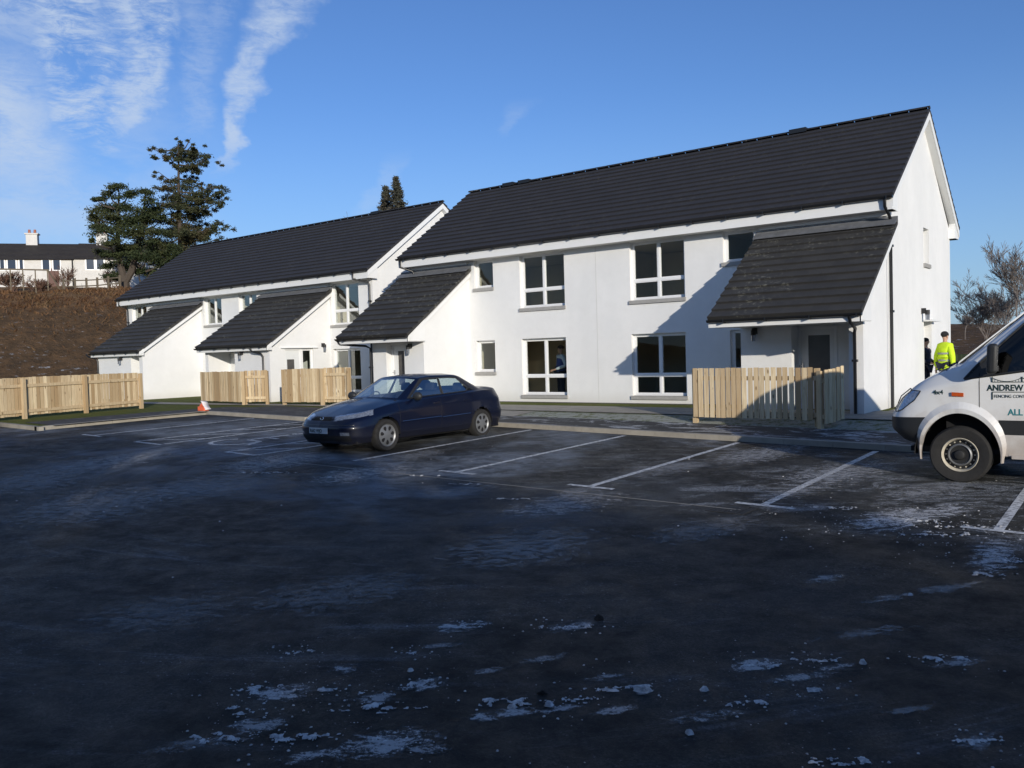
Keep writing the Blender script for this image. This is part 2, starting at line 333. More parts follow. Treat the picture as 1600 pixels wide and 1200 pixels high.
dk=t.step(t.noise(t.map(pol,loc=(9,2,0)),.8,5,.6),.5,.66,0,.6); c=t.mix(dk,c,(.007,.007,.008))
spk=t.M('MULTIPLY',t.M('MULTIPLY',t.step(t.noise(g,30,5,.8),.60,.67),t.step(wisp,.46,.60)),.55); c=t.mix(spk,c,(.50,.54,.60))
bay=t.M('MULTIPLY',t.step(s_.outputs[1],-12.4,-10.6),t.step(s_.outputs[0],-5.5,1.2)); pat=t.noise(t.map(g2,sc=(1,1.8,1)),1.0,10,.8,.9); bay=t.M('MULTIPLY',bay,t.step(t.noise(g,38,5,.85),.44,.58,.12,1))
c=t.mix(t.M('MULTIPLY',t.M('MULTIPLY',bay,t.step(pat,.50,.60)),.58),c,(.62,.65,.68))
damp=t.step(t.noise(g,.7,5,.65),.48,.62,0,.7); c=t.mix(damp,c,(.006,.006,.005)); setc(t,b,c)
b.inputs['Specular IOR Level'].default_value=.25
t.l.new(t.step(mid,.3,.75,.5,.85),b.inputs['Roughness']); bump(t,b,t.M('ADD',t.M('ADD',grit,vc),t.M('MULTIPLY',st,2)),.9,.010); MT['asphalt']=m
m,t,b=mat('dark footpath tarmac',(.03,.03,.03),.8); g=t.N('ShaderNodeNewGeometry').outputs[0]
c=t.mix(t.noise(g,120,3,.8),(.016,.016,.016),(.045,.044,.042)); pt=t.noise(t.map(g,sc=(1,2.4,1)),1.3,8,.78,.7); s_=t.N('ShaderNodeSeparateXYZ',i_0=g)
c=t.mix(t.M('MULTIPLY',t.step(pt,.5,.62),t.step(s_.outputs[0],-12,-3,.15,.8)),c,(.48,.49,.49)); setc(t,b,c); bump(t,b,t.noise(g,120,2),.4,.005); MT['tarmac']=m
m,t,b=mat('short grass with frost',(.06,.08,.02),.95,spec=.1); g=t.N('ShaderNodeNewGeometry').outputs[0]; s_=t.N('ShaderNodeSeparateXYZ',i_0=g)
c=t.mix(t.noise(g,3,6,.7),(.07,.088,.022),(.15,.165,.045)); c=t.mix(t.step(t.noise(g,1.4,6,.7),.5,.7,0,.6),c,(.13,.10,.05))
frz=t.M('MULTIPLY',t.step(t.noise(g,5,8,.8),.36,.54),t.step(s_.outputs[1],-2.6,-3.2,0,.75)); frz=t.M('MULTIPLY',frz,t.step(s_.outputs[0],-15,-11)); c=t.mix(frz,c,(.42,.43,.40)); setc(t,b,c); bump(t,b,t.noise(g,45,4,.8),.9,.03); MT['grass']=m
m,t,b=mat('worn white road paint',(.6,.6,.58),.7); g=t.N('ShaderNodeNewGeometry').outputs[0]
w_=t.step(t.noise(g,14,6,.75),.46,.6,0,.75); setc(t,b,t.mix(w_,(.62,.62,.60),(.10,.10,.10))); MT['paint']=m
sheet('car_park','asphalt',-75,40,-70,kerbY,Pz,0,dx=.4,ny=24)
gr=sheet('lawn','grass',-45,22,lambda x:kerbY(x)+.1,lambda x:14,Hs,-.004,dx=.4,ny=40)
sheet('footpath','tarmac',-17.75,9,lambda x:kerbY(x)+.12,lambda x:-3.85,Hs,.006,dx=.25,ny=8)
sheet('footpath','tarmac',-19.5,-17.75,lambda x:-10.8,lambda x:-4.4,Hs,.006,dx=.25,ny=10)
sheet('path','concrete',-34,-8,lambda x:-3.75+.35*math.sin(x*.3),lambda x:-2.95+.2*math.sin(x*.3),Hs,.012,dx=.3,ny=4)
sheet('path','concrete',-15,7,lambda x:-2.95,lambda x:-1.35,Hs,.016,dx=.3,ny=6)
sheet('path','concrete',.25,4.5,lambda x:-1.3,lambda x:9.5,Hs,.016,dx=.3,ny=20)
# kerbs
def kerb(pts,name='kerb'):
    mb=MB()
    for a,b_ in zip(pts[:-1],pts[1:]):
        a=Vector(a);b_=Vector(b_);L=(b_-a).length; n=max(1,round(L/.92)); d=(b_-a)/n; pr=Vector((-d.y,d.x)).normalized()*.125
        for i in range(n):
            p=a+d*i; q=p+d*.993; zt=lambda w:max(Pz(w.x,w.y)+.095,Hs(w.x,w.y+.3)+.01) if w.x>-17 else Pz(w.x,w.y)+.10
            r4=[p,q,q+pr,p+pr]; zz=[zt(w) for w in r4]; 
            top=[(w.x,w.y,z) for w,z in zip(r4,zz)]; bot=[(w.x,w.y,z-.3) for w,z in zip(r4,zz)]
            k=len(mb.v); mb.v+=bot+top
            for f in((0,3,2,1),(4,5,6,7),(0,1,5,4),(1,2,6,5),(2,3,7,6),(3,0,4,7)): mb.f.append(tuple(k+j for j in f)); mb.tn.append(random.random())
    return struct(mb,name,'concrete')
kerb([(12,-5.17),(-12.4,-5.17)][::-1]); kerb([(-13.2,-6.37),(-12.4,-5.17)]); kerb([(-17.85,-6.37),(-13.2,-6.37)]); kerb([(-17.85,-11.2),(-17.85,-6.25)]); kerb([(-40,-11.2),(-17.72,-11.2)])
# markings
def line(a,b_,w=.1,name='road_marking'):
    a=Vector(a);b_=Vector(b_);n=max(2,int((b_-a).length/.5)); d=(b_-a)/n; pr=Vector((-d.y,d.x)).normalized()*w/2; mb=MB()
    for i in range(n):
        p=a+d*i;q=p+d; mb.quad(*[(w_.x,w_.y,Pz(w_.x,w_.y)+.004) for w_ in(p-pr,q-pr,q+pr,p+pr)])
    return mb
bays=MB()
def add(mb): 
    k=len(bays.v); bays.v+=mb.v; bays.f+=[tuple(i+k for i in f) for f in mb.f]; bays.tn+=mb.tn
for x in(-6.35,-3.9,-1.4,1.12,3.65): add(line((x,-10.75),(x-.08,-5.35),.1)); add(line((x-.35,-10.8),(x+.4,-10.8),.1)) if x>-6 else None
add(line((-15.25,-11.0),(-15.25,-6.5)));add(line((-13.0,-11.15),(-13.1,-6.5)));add(line((-11.97,-11.1),(-12.1,-6.3)))
add(line((-9.55,-11.15),(-9.6,-5.3)));add(line((-8.62,-11.15),(-8.7,-5.3)));add(line((-13,-11.2),(-11.9,-11.2)));add(line((-9.6,-11.2),(-8.6,-11.2)));add(line((-15.7,-11.05),(-14.8,-11.05)))
for x0,x1 in((-13.05,-12.03),(-9.57,-8.66)):
    for k in range(4): y=-11.0+k*1.15; add(line((x0,y),(x1,y+.95),.08))
# wheelchair symbol (drawn lying, head towards the kerb)
def arc(cx,cy,r,a0,a1,w=.11,n=18):
    for i in range(n):
        a=a0+(a1-a0)*i/n;b_=a0+(a1-a0)*(i+1)/n; add(line((cx+r*math.cos(a),cy+r*math.sin(a)),(cx+r*math.cos(b_),cy+r*math.sin(b_)),w))
arc(-10.85,-10.1,.52,R(140),R(390)); add(line((-10.9,-9.75),(-10.85,-8.7),.12)); add(line((-10.85,-9.3),(-10.45,-9.3),.11)); add(line((-10.9,-9.75),(-10.4,-9.8),.11)); add(line((-10.4,-9.8),(-10.1,-10.35),.11)); arc(-10.85,-8.45,.09,0,2*PI,.1,10)
struct(bays,'road_marking','paint')
seam=MB()
for a,b_ in(((-8,-11.45),(1.0,-11.2)),): 
    k=line(a,b_,.035); seam.v+=k.v; seam.f+=k.f; seam.tn+=k.tn
struct(seam,'channel','concrete')
# drain grate
g_=MB(); gx,gy=.9,-11.22; gz=Pz(gx,gy)+.008
g_.box((gx-.24,gy-.24,gz-.03),(gx+.24,gy-.21,gz)); g_.box((gx-.24,gy+.21,gz-.03),(gx+.24,gy+.24,gz)); g_.box((gx-.24,gy-.21,gz-.03),(gx-.21,gy+.21,gz)); g_.box((gx+.21,gy-.21,gz-.03),(gx+.24,gy+.21,gz))
for i in range(7): xx=gx-.18+i*.06; g_.box((xx-.014,gy-.21,gz-.03),(xx+.014,gy+.21,gz-.004))
tag(g_.build('drain_grate','iron'),'black slotted drain grate set in the asphalt beside a white bay line','drain')
# ---------------------------------------------------------------- building kit
OE=.392
def wall_grid(mb,axis,p,thk,u0,u1,z0,z1,holes,inward=1):
    """wall on plane axis=p; outer face at p, inner at p+thk*inward; holes=(u0,u1,z0,z1)"""
    us=sorted({u0,u1,*[h[0] for h in holes],*[h[1] for h in holes]}); zs=sorted({z0,z1,*[h[2] for h in holes],*[h[3] for h in holes]})
    us=[u for u in us if u0<=u<=u1]; zs=[z for z in zs if z0<=z<=z1]
    def P(u,z,d): return (u,p+d*inward,z) if axis=='y' else (p+d*inward,u,z)
    for i in range(len(us)-1):
        for j in range(len(zs)-1):
            um,zm=(us[i]+us[i+1])/2,(zs[j]+zs[j+1])/2
            if any(h[0]<um<h[1] and h[2]<zm<h[3] for h in holes): continue
            for d in(0,thk): mb.quad(P(us[i],zs[j],d),P(us[i+1],zs[j],d),P(us[i+1],zs[j+1],d),P(us[i],zs[j+1],d))
    for a,b_,c_,d_ in holes+[(u0,u1,z0,z1)]:
        for q in(((a,c_),(b_,c_)),((b_,c_),(b_,d_)),((b_,d_),(a,d_)),((a,d_),(a,c_))):
            mb.quad(P(*q[0],0),P(*q[1],0),P(*q[1],thk),P(*q[0],thk))
def tile_slope(parent,name,m,xa,xb,e,r,gauge=.30,cut=0):
    """tiles from eave line e=(y,z) up to r=(y,z); cut shifts nothing"""
    mb=MB(); e=Vector((0,*e)); r=Vector((0,*r)); L=(r-e).length; d=(r-e)/L; n=Vector((0,-d.z,d.y)); 
    if n.z<0: n=-n
    k=max(1,round(L/gauge)); g=L/k
    X=lambda x,v: (x,v.y,v.z)
    for i in range(k):
        a=e+d*(i*g); b_=e+d*((i+1)*g); a1=a+n*.055; b1=b_+n*.008; a0=a+n*.004
        jx=(i%2)*.5
        mb.quad(X(xa,a1),X(xb,a1),X(xb,b1),X(xa,b1),uv=[(xa/.33,i),(xb/.33,i),(xb/.33,i+1),(xa/.33,i+1)])
        mb.quad(X(xa,a0),X(xb,a0),X(xb,a1),X(xa,a1),uv=[(xa/.33,i+.01)]*2+[(xb/.33,i+.02)]*2)
        for x in(xa,xb): mb.quad(X(x,a-n*.05),X(x,a1),X(x,b1),X(x,b_-n*.05),uv=[(.3,.3)]*4)
    mb.quad(X(xa,e-n*.05),X(xb,e-n*.05),X(xb,r-n*.05),X(xa,r-n*.05),uv=[(.3,.3)]*4)
    mb.quad(X(xa,e-n*.05),X(xb,e-n*.05),X(xb,e+n*.004),X(xa,e+n*.004),uv=[(.3,.3)]*4)
    return mb.build(name,m,parent)
def gutter(parent,xa,xb,y,z,drop=True):
    mb=MB(); n=8; r=.062
    for t0,t1 in((0,1),):
        for side in(r,r-.008):
            for j in range(n):
                a,b_=PI+PI*j/n,PI+PI*(j+1)/n
                mb.quad((xa,y+side*math.cos(a),z+side*math.sin(a)),(xb,y+side*math.cos(a),z+side*math.sin(a)),(xb,y+side*math.cos(b_),z+side*math.sin(b_)),(xa,y+side*math.cos(b_),z+side*math.sin(b_)))
    for x in(xa,xb): mb.quad(*[(x,y+r*math.cos(PI+PI*j/n),z+r*math.sin(PI+PI*j/n)) for j in range(n+1)])
    x=xa+.4
    while x<xb: mb.box((x-.015,y-r-.012,z-r-.015),(x+.015,y+r+.01,z+.0)); x+=.95
    return mb.build('gutter','black',parent,True,35)
def pipe(parent,pts,r=.036):
    mb=MB(); mb.tube(pts,r,8)
    a,b_=Vector(pts[-2]),Vector(pts[-1])
    for k in range(1,int(abs(a.z-b_.z)/1.5)+1):
        z=a.z-1.5*k+.9
        if z>b_.z: mb.box((b_.x-.055,b_.y-.045,z-.025),(b_.x+.055,b_.y+.05,z+.025))
    return mb.build('downpipe','black',parent,True,50)
def window(parent,axis,p,inw,u0,u1,z0,z1,cols=2,trans=.30,sill=True,inset=.13,fm=.062,out=.05):
    """frame in an opening; inward sign inw"""
    def B(mb,a,b_,c_,d_,e,f):   # u,z ranges, depth e..f
        if axis=='y': ys=sorted((p+e*inw,p+f*inw)); mb.box((a,ys[0],c_),(b_,ys[1],d_))
        else: xs=sorted((p+e*inw,p+f*inw)); mb.box((xs[0],a,c_),(xs[1],b_,d_))
    fr=MB(); e,f=inset,inset+.07
    B(fr,u0,u0+fm,z0,z1,e,f);B(fr,u1-fm,u1,z0,z1,e,f);B(fr,u0+fm,u1-fm,z0,z0+fm,e,f);B(fr,u0+fm,u1-fm,z1-fm,z1,e,f)
    cells=[]
    w=(u1-u0-2*fm); zt=z0+fm+(z1-z0)*trans if trans else None
    us=[u0+fm+w*i/cols for i in range(cols+1)]
    for i in range(1,cols): B(fr,us[i]-fm*.55,us[i]+fm*.55,z0+fm,z1-fm,e-.004,f)
    for i in range(cols):
        a=us[i]+(fm*.55 if i>0 else 0); b_=us[i+1]-(fm*.55 if i<cols-1 else 0)
        if trans: B(fr,a,b_,zt-fm*.55,zt+fm*.55,e-.004,f); cells+=[(a,b_,z0+fm,zt-fm*.55),(a,b_,zt+fm*.55,z1-fm)]
        else: cells.append((a,b_,z0+fm,z1-fm))
    fo=fr.build('window','pvc',parent)
    for a,b_,c_,d_ in cells:
        s=MB(); g=.022
        B(s,a,a+g,c_,d_,e+.006,f-.012);B(s,b_-g,b_,c_,d_,e+.006,f-.012);B(s,a+g,b_-g,c_,c_+g,e+.006,f-.012);B(s,a+g,b_-g,d_-g,d_,e+.006,f-.012)
        s.build('sash','pvc',fo)
        q=MB(); B(q,a+g,b_-g,c_+g,d_-g,e+.03,e+.034); q.build('pane','glass',fo)
    if sill:
        s=MB(); B(s,u0-.03,u1+.03,z0-.10,z0-.0,-out,inset-.002); s.build('sill','sill',fo)
    return fo
def door(parent,axis,p,inw,u0,u1,z0,z1,glass_rect=(.28,.80,.35,.9),handle=1,m='doorw'):
    def B(mb,a,b_,c_,d_,e,f):
        if axis=='y': ys=sorted((p+e*inw,p+f*inw)); mb.box((a,ys[0],c_),(b_,ys[1],d_))
        else: xs=sorted((p+e*inw,p+f*inw)); mb.box((xs[0],a,c_),(xs[1],b_,d_))
    fr=MB(); w=.06; B(fr,u0,u0+w,z0,z1,-.03,.05);B(fr,u1-w,u1,z0,z1,-.03,.05);B(fr,u0+w,u1-w,z1-w,z1,-.03,.05)
    gl=glass_rect; W_=u1-u0-2*w; H_=z1-z0-w; a,b_=u0+w+W_*gl[0],u0+w+W_*gl[1]; c_,d_=z0+H_*gl[2],z0+H_*gl[3]
    dd=MB(); B(dd,u0+w,a,z0,z1-w,0,.045);B(dd,b_,u1-w,z0,z1-w,0,.045);B(dd,a,b_,z0,c_,0,.045);B(dd,a,b_,d_,z1-w,0,.045)
    o=dd.build('door',m,parent); fr.build('door_frame','pvc',o)
    g=MB(); B(g,a,b_,c_,d_,.018,.026); g.build('door_glass','frost_glass',o)
    h=MB(); hu=u1-w-.1 if handle>0 else u0+w+.03; B(h,hu,hu+.03,z0+.98,z0+1.12,-.03,-.001); B(h,hu-.06,hu+.03,z0+1.04,z0+1.06,-.05,-.03); h.build('handle','steel',o)
    return o
def lamp(parent,x,y,z,d=(0,-1)):
    mb=MB(); mb.box((x-.05-.05*abs(d[1])*0,y-.05,z+.02),(x+.05,y+.05,z+.16)); a=(x+d[0]*.09,y+d[1]*.09); 
    mb.tube([(a[0],a[1],z-.01),(a[0],a[1],z+.11)],.058,12); o=mb.build('wall_lamp','iron',parent,True)
    g=MB(); g.tube([(a[0],a[1],z-.15),(a[0],a[1],z-.012)],[.05,.055],12); g.build('lamp_shade','lens',o,True)
def leanto(parent,xa,xb,yF,ye,z0,yfront,wallx,front,lw=None,m='tile2',drop=None,ztop=4.22,xl=None,sidewin=None,inner=(0,1)):
    """roof xa..xb, eave at ye; wallx=(left,right) of enclosing walls; front(parent,mb)->adds front walls"""
    ze=2.13+z0; zt=ztop+z0; sl=(zt-ze)/((yF-.03)-ye)
    tile_slope(parent,'porch_roof',m,xa,xb,(ye,ze),(yF-.04,zt))
    fl=MB(); n=Vector((0,-(zt-ze),(yF-.04-ye))).normalized(); d=Vector((0,(yF-.04-ye),(zt-ze))).normalized()
    o=Vector((xa,yF-.035,zt))+n*.088-d*.24
    fl.obox(o,(xb-xa,0,0),d*.24,n*.012); fl.obox((xa,yF-.03,zt-.02),(xb-xa,0,0),(0,.026,0),(0,0,.17)); fl.build('flashing','lead',parent)
    fa=MB(); fa.box((xa+.03,ye+.05,ze-.20),(xb-.03,ye+.075,ze-.02)); 
    fa.build('fascia','board',parent)
    gutter(parent,xa,xb,ye-.02,ze-.03)
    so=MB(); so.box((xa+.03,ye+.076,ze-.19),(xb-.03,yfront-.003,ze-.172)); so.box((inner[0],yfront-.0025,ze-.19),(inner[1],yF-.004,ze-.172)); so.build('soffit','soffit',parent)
    # side walls (both carry the sloping top)
    sw=MB()
    for x0,x1 in wallx:
        y0=yfront; top=lambda y:ze-.06+(y-ye)*sl
        pts=[(y0,z0-.35),(yF-.003,z0-.35),(yF-.003,top(yF)-.02),(y0,top(y0))]
        A=[(x0,y,z) for y,z in pts]; B_=[(x1,y,z) for y,z in pts]; sw.quad(*A);sw.quad(*B_)
        for i in range(4): j=(i+1)%4; sw.quad(A[i],A[j],B_[j],B_[i])
    sw.split('porch_wall','wall',parent,lambda x,y,z:x>(xa+xb)/2)
    vb=MB()
    for x,s in((xb-.03,1),(xa+.03,-1)):
        # bargeboard under the verge tiles plus triangular boxed end
        o=Vector((x-.012,ye+.07,ze-.06)); dv=Vector((0,(yF-.04-ye-.07),(zt-ze)*(yF-.04-ye-.07)/(yF-.04-ye)))
        vb.obox(o-Vector((0,0,.13)),(.024,0,0),dv,(0,0,.13))
        A=[(ye+.05,ze-.2),(ye+.05,ze-.05),(yfront-.004,ze-.07+(yfront-ye)*sl),(yfront-.004,ze-.2)]
        P0=[(x-.03,y,z) for y,z in A];P1=[(x-.006,y,z) for y,z in A]; vb.quad(*P0);vb.quad(*P1)
        for i in range(4): j=(i+1)%4; vb.quad(P0[i],P0[j],P1[j],P1[i])
    vb.split('barge_board','board',parent,lambda x,y,z:x>(xa+xb)/2)
def front_wall(parent,x0,x1,y,z0,zt,holes=(),thk=.25,name='porch_wall'):
    mb=MB(); wall_grid(mb,'y',y,thk,x0,x1,z0-.35,zt,list(holes)); return mb.build(name,'wall',parent)
def house(xl,xr,yF,ym,z0,label,holesF,wins,gable_holes,vents):
    h=empty('apartment_block',(0,0,0),0,label,'building')
    ze=4.807+z0; tp=.7035; zr=ze+tp*(ym+OE); yB=yF+2*ym
    w=MB(); wall_grid(w,'y',yF,.3,xl,xr,z0-.3,ze-.1,holesF); wall_grid(w,'y',yB,.3,xl,xr,z0-.3,ze-.1,[],-1)
    for x,inn,hh in((xr,-1,gable_holes),(xl,1,[])):
        wall_grid(w,'x',x,.3,yF+.301,yB-.301,z0-.3,ze-.1,hh,inn)
        for d in(0,.3):
            X=x+inn*d; w.quad((X,yF,ze-.1),(X,yB,ze-.1),(X,yF+ym,ze-.1+tp*ym+.18))
        if x==xr or 1:   # ends of front wall corners
            for d in(0,): 
                X=x+.002*(-inn); w.quad((X,yF,z0-.3),(X,yF+.302,z0-.3),(X,yF+.302,ze-.1),(X,yF,ze-.1)); w.quad((X,yB-.302,z0-.3),(X,yB,z0-.3),(X,yB,ze-.1),(X,yB-.302,ze-.1))
    w.build('wall','wall',h)
    pl=MB(); pl.box((xl+.02,yF-.015,z0-.3),(xr-.02,yF-.001,z0+.0)); pl.build('plinth','plinth',h)
    ov=.2
    rf=tile_slope(h,'roof','tile',xl-ov,xr+ov,(yF-OE-.03,ze),(yF+ym,zr)); tile_slope(h,'roof','tile',xl-ov,xr+ov,(yB+OE+.03,ze),(yF+ym,zr))
    rg=MB(); x=xl-ov; 
    while x<xr+ov-.05:
        x2=min(x+.46,xr+ov); n=6; r=.11
        for j in range(n):
            a,b_=R(15)+R(150)*j/n,R(15)+R(150)*(j+1)/n
            rg.quad((x,yF+ym+r*math.cos(a),zr+.0+r*.8*math.sin(a)),(x2-.012,yF+ym+r*.97*math.cos(a),zr+r*.77*math.sin(a)),(x2-.012,yF+ym+r*.97*math.cos(b_),zr+r*.77*math.sin(b_)),(x,yF+ym+r*math.cos(b_),zr+r*.8*math.sin(b_)))
        x=x2
    for X in(xl-ov,xr+ov): rg.quad(*[(X,yF+ym+.11*math.cos(R(15)+R(150)*j/6),zr+.088*math.sin(R(15)+R(150)*j/6)) for j in range(7)])
    rg.build('ridge','tile2',rf)
    for xv in vents:
        v=MB(); v.box((xv-.24,yF+ym-.15,zr-.02),(xv+.24,yF+ym+.15,zr+.10)); v.build('ridge_vent','black',rf)
    # eaves
    f=MB(); f.box((xl-ov+.03,yF-OE-.0,ze-.32),(xr+ov-.03,yF-OE+.022,ze-.03)); f.box((xl-ov+.03,yB+OE-.022,ze-.32),(xr+ov-.03,yB+OE,ze-.03)); f.split('fascia','board',h,lambda x,y,z:y>yF+ym)
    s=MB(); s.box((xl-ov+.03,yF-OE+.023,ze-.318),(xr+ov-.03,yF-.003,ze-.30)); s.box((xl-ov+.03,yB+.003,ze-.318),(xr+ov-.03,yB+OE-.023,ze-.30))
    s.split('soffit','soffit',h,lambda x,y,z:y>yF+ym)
    gutter(h,xl-ov-.03,xr+ov+.0,yF-OE-.06,ze-.02)
    b_=MB()
    for x,o_ in((xr,1),(xl,-1)):
        for sg in(1,-1):
            yE=yF-OE if sg>0 else yB+OE
            d=Vector((0,(ym+OE)*sg,(ym+OE)*tp)); x0=x+ov*o_-(.03 if o_>0 else -.006)
            b_.obox((x0,yE,ze-.255),(.024,0,0),d,(0,0,.20))                      # barge board
            b_.obox((min(x,x+(ov-.03)*o_),yE+.03*sg,ze-.24),(ov-.034,0,0),d*.985,(0,0,.015))      # verge soffit
            # boxed end at the eaves
            ys=sorted((yE+.001,yE+.52*sg)); zt=ze-.25+.02
            P=[(yE+.001*sg,ze-.318),(yE+.001*sg,ze-.20),(yE+.52*sg,ze-.2+.52*tp-.03),(yE+.52*sg,ze-.318)]
            xa,xb=sorted((x+.002*o_,x0-.001*o_)); A=[(xa,y,z) for y,z in P];B_=[(xb,y,z) for y,z in P]; b_.quad(*A);b_.quad(*B_)
            for i in range(4): j=(i+1)%4; b_.quad(A[i],A[j],B_[j],B_[i])
    b_.split('barge_board','board',h,lambda x,y,z:(x>(xl+xr)/2,y>yF+ym))
    # inside
    i_=MB(); i_.box((xl+.31,yF+.31,z0-.12),(xr-.31,yB-.31,z0-.04)); i_.box((xl+.31,yF+.31,z0+2.3),(xr-.31,yB-.31,z0+2.5)); i_.build('floor','interfl',h)
    p_=MB(); p_.box((xl+.31,yF+3.3,z0-.04),(xr-.31,yF+3.38,z0+2.299)); p_.box((xl+.31,yF+3.3,z0+2.501),(xr-.31,yF+3.38,z0+4.5)); p_.box((xl+.31,yF+.31,z0+4.52),(xr-.31,yB-.31,z0+4.56))
    for x in vents[0:0]: pass
    h['_in']=0; del h['_in']
    return h,p_,ze
# ---------------- right hand block
F1=(0.205,1.93); F2=(2.865,4.485)
RW=[(-10.67,-9.02,*F1,2),(-6.81,-5.14,*F1,2),(-10.67,-9.02,*F2,2),(-6.81,-5.14,*F2,2),(-12.5,-11.72,.93,1.93,1),(-12.5,-11.72,3.6,4.485,1),(-4.05,-3.2,3.68,4.485,1),(-3.9,-3.1,.88,1.93,1)]
hr,pr_,zeR=house(-15.3,0,0,3.46,0,'long white two storey block nearest the camera with dark tiled roof','' or [r[:4] for r in RW],RW,[(3.45,4.35,-.02,2.05),(3.50,4.15,3.55,4.49)],[-13.6,-12.9,-3.2])
for r in RW: window(hr,'y',0,1,r[0],r[1],r[2],r[3],r[4],.30 if r[4]==2 else 0)
window(hr,'x',0,-1,3.50,4.15,3.55,4.49,1,0,inset=.16)
for x in(-12.95,-7.92,-4.4): 
    pr_.box((x-.06,.31,-.04),(x+.06,3.299,2.299)); pr_.box((x-.06,.31,2.501),(x+.06,3.299,4.5))
pr_.box((-1.2,3.381,-.04),(-1.1,6.6,2.299)); pr_.build('partition','inter',hr)
jj=MB(); jj.box((-7.93,-.004,0.01),(-7.915,-.001,4.48)); jj.build('movement_joint','soffit',hr)
# wing at the right end: store panel, recessed door, thick gable wall running out to the eave
leanto(hr,-3.14,.2,0,-3.0,0,-2.2,[(-.29,-.0015)],None,inner=(-3.08,-.291))
leanto_low=MB()
sl=(4.22-2.13)/2.97
def tri_wall(mb,x0,x1,y0,y1,ze,ye,sl,z0,zf=-.35):
    top=lambda y:ze-.06+(y-ye)*sl
    pts=[(y0,z0+zf),(y1,z0+zf),(y1,top(y1)-.02),(y0,top(y0))]; A=[(x0,y,z) for y,z in pts];B_=[(x1,y,z) for y,z in pts]; mb.quad(*A);mb.quad(*B_)
    for i in range(4): j=(i+1)%4; mb.quad(A[i],A[j],B_[j],B_[i])
tri_wall(leanto_low,-3.09,-2.9,-1.25,-.003,2.13,-3.0,sl,0); leanto_low.box((-2.899,-1.25,-.35),(-1.99,-1.0,1.935)); leanto_low.box((-1.989,-1.25,-.35),(-1.86,-.76,1.935)); leanto_low.box((-1.859,-.80,1.90),(-.96,-.6,1.935)); leanto_low.box((-.959,-.80,-.35),(-.291,-.6,1.935))
leanto_low.build('porch_wall','wall',hr)
door(hr,'y',-.78,1,-1.859,-.96,-.05,1.90,(.22,.86,.40,.93),handle=-1); lamp(hr,-2.72,-1.30,1.76)
wp=MB(); wp.box((-3.04,-.07,4.395),(-.0,-.004,4.484)); wp.box((-15.28,-.07,4.395),(-12.75,-.004,4.484)); wp.split('eaves_panel','board',hr,lambda x,y,z:x>-8)
pipe(hr,[(-.05,-3.02,2.06),(-.05,-2.95,1.93),(-.12,-2.35,1.80),(-.16,-2.26,1.72),(-.16,-2.26,-.1)])
pipe(hr,[(.03,-.46,4.74),(.03,-.45,4.55),(.06,-.2,4.38),(.05,-.06,4.30),(.05,-.06,-.05)])
pp=MB(); pp.tube([(.05,-.28,4.1),(.05,-.28,0)],.012,6); pp.build('cable','soffit',hr)
# wing at the left end
leanto(hr,-15.75,-12.6,0,-3.0,0,-2.2,[(-12.97,-12.72),(-14.95,-14.8)],None,inner=(-14.799,-12.971))
lw=MB(); lw.box((-14.799,-2.2,-.35),(-14.35,-2.0,1.935)); lw.box((-14.349,-2.2,1.93),(-13.55,-1.8,1.936)); lw.box((-14.349,-2.199,1.86),(-13.55,-2.0,1.928)); lw.box((-13.549,-2.2,-.35),(-12.971,-2.0,1.935)); lw.box((-14.45,-1.999,-.35),(-14.351,-1.78,1.9)); lw.split('porch_wall','wall',hr,lambda x,y,z:x>-13.95)
door(hr,'y',-1.93,1,-14.349,-13.55,-.05,1.86,(.28,.96,.35,.93),handle=-1); lamp(hr,-13.25,-2.25,1.72)
pipe(hr,[(-15.7,-3.02,2.06),(-15.65,-2.95,1.93),(-15.05,-2.4,1.86),(-14.99,-2.26,1.78),(-14.99,-2.26,-.1)])
pipe(hr,[(-15.35,-.46,4.74),(-15.35,-.45,4.50),(-15.1,-.12,4.36),(-15.05,-.1,4.2)])
# gable door, its lamp and hood
door(hr,'x',-.22,-1,3.45,4.35,-.02,2.05,(.2,.8,.45,.9)); gl=MB(); gl.box((-.0,3.36,2.02),(.22,4.5,2.07)); gl.build('door_hood','board',hr)
lamp(hr,.05,3.2,2.2,(1,0))
# ---------------- left hand block
LY=1.05; LZ=-.06
LWn=[(-20.7,-19.12,.2,1.87,2,.3),(-20.7,-19.12,2.80,4.42,2,.3),(-29.38,-28.03,3.17,4.42,2,0),(-26.75,-25.45,3.17,4.42,2,0),(-35.7,-34.3,3.17,4.42,2,0)]
hl,pl_,zeL=house(-36.2,-18.34,LY,3.83,LZ,'long white two storey block further back on the left with two front wings',[r[:4] for r in LWn],LWn,[],[-22.0])
for r in LWn: window(hl,'y',LY,1,r[0],r[1],r[2],r[3],r[4],r[5])
for x in(-33.5,-27.4,-22.2): pl_.box((x-.06,LY+.31,LZ-.04),(x+.06,LY+3.299,LZ+2.299)); pl_.box((x-.06,LY+.31,LZ+2.501),(x+.06,LY+3.299,LZ+4.5))
pl_.build('partition','inter',hl)
pipe(hl,[(-18.9,LY-.46,4.66),(-18.9,LY-.45,4.45),(-18.45,LY-.1,4.3),(-18.42,LY-.08,4.2),(-18.42,LY-.08,-.1)])
pipe(hl,[(-36.1,LY-.46,4.66),(-36.1,LY-.45,4.45),(-35.95,LY-.1,4.3),(-35.95,LY-.08,4.2),(-35.95,LY-.08,-.1)])
wp=MB(); wp.box((-34.3,LY-.07,4.31),(-29.65,LY-.004,4.42)); wp.box((-25.3,LY-.07,4.31),(-20.8,LY-.004,4.42)); wp.split('eaves_panel','board',hl,lambda x,y,z:x>-27)
slL=(4.22-2.13)/(3.12-.03)
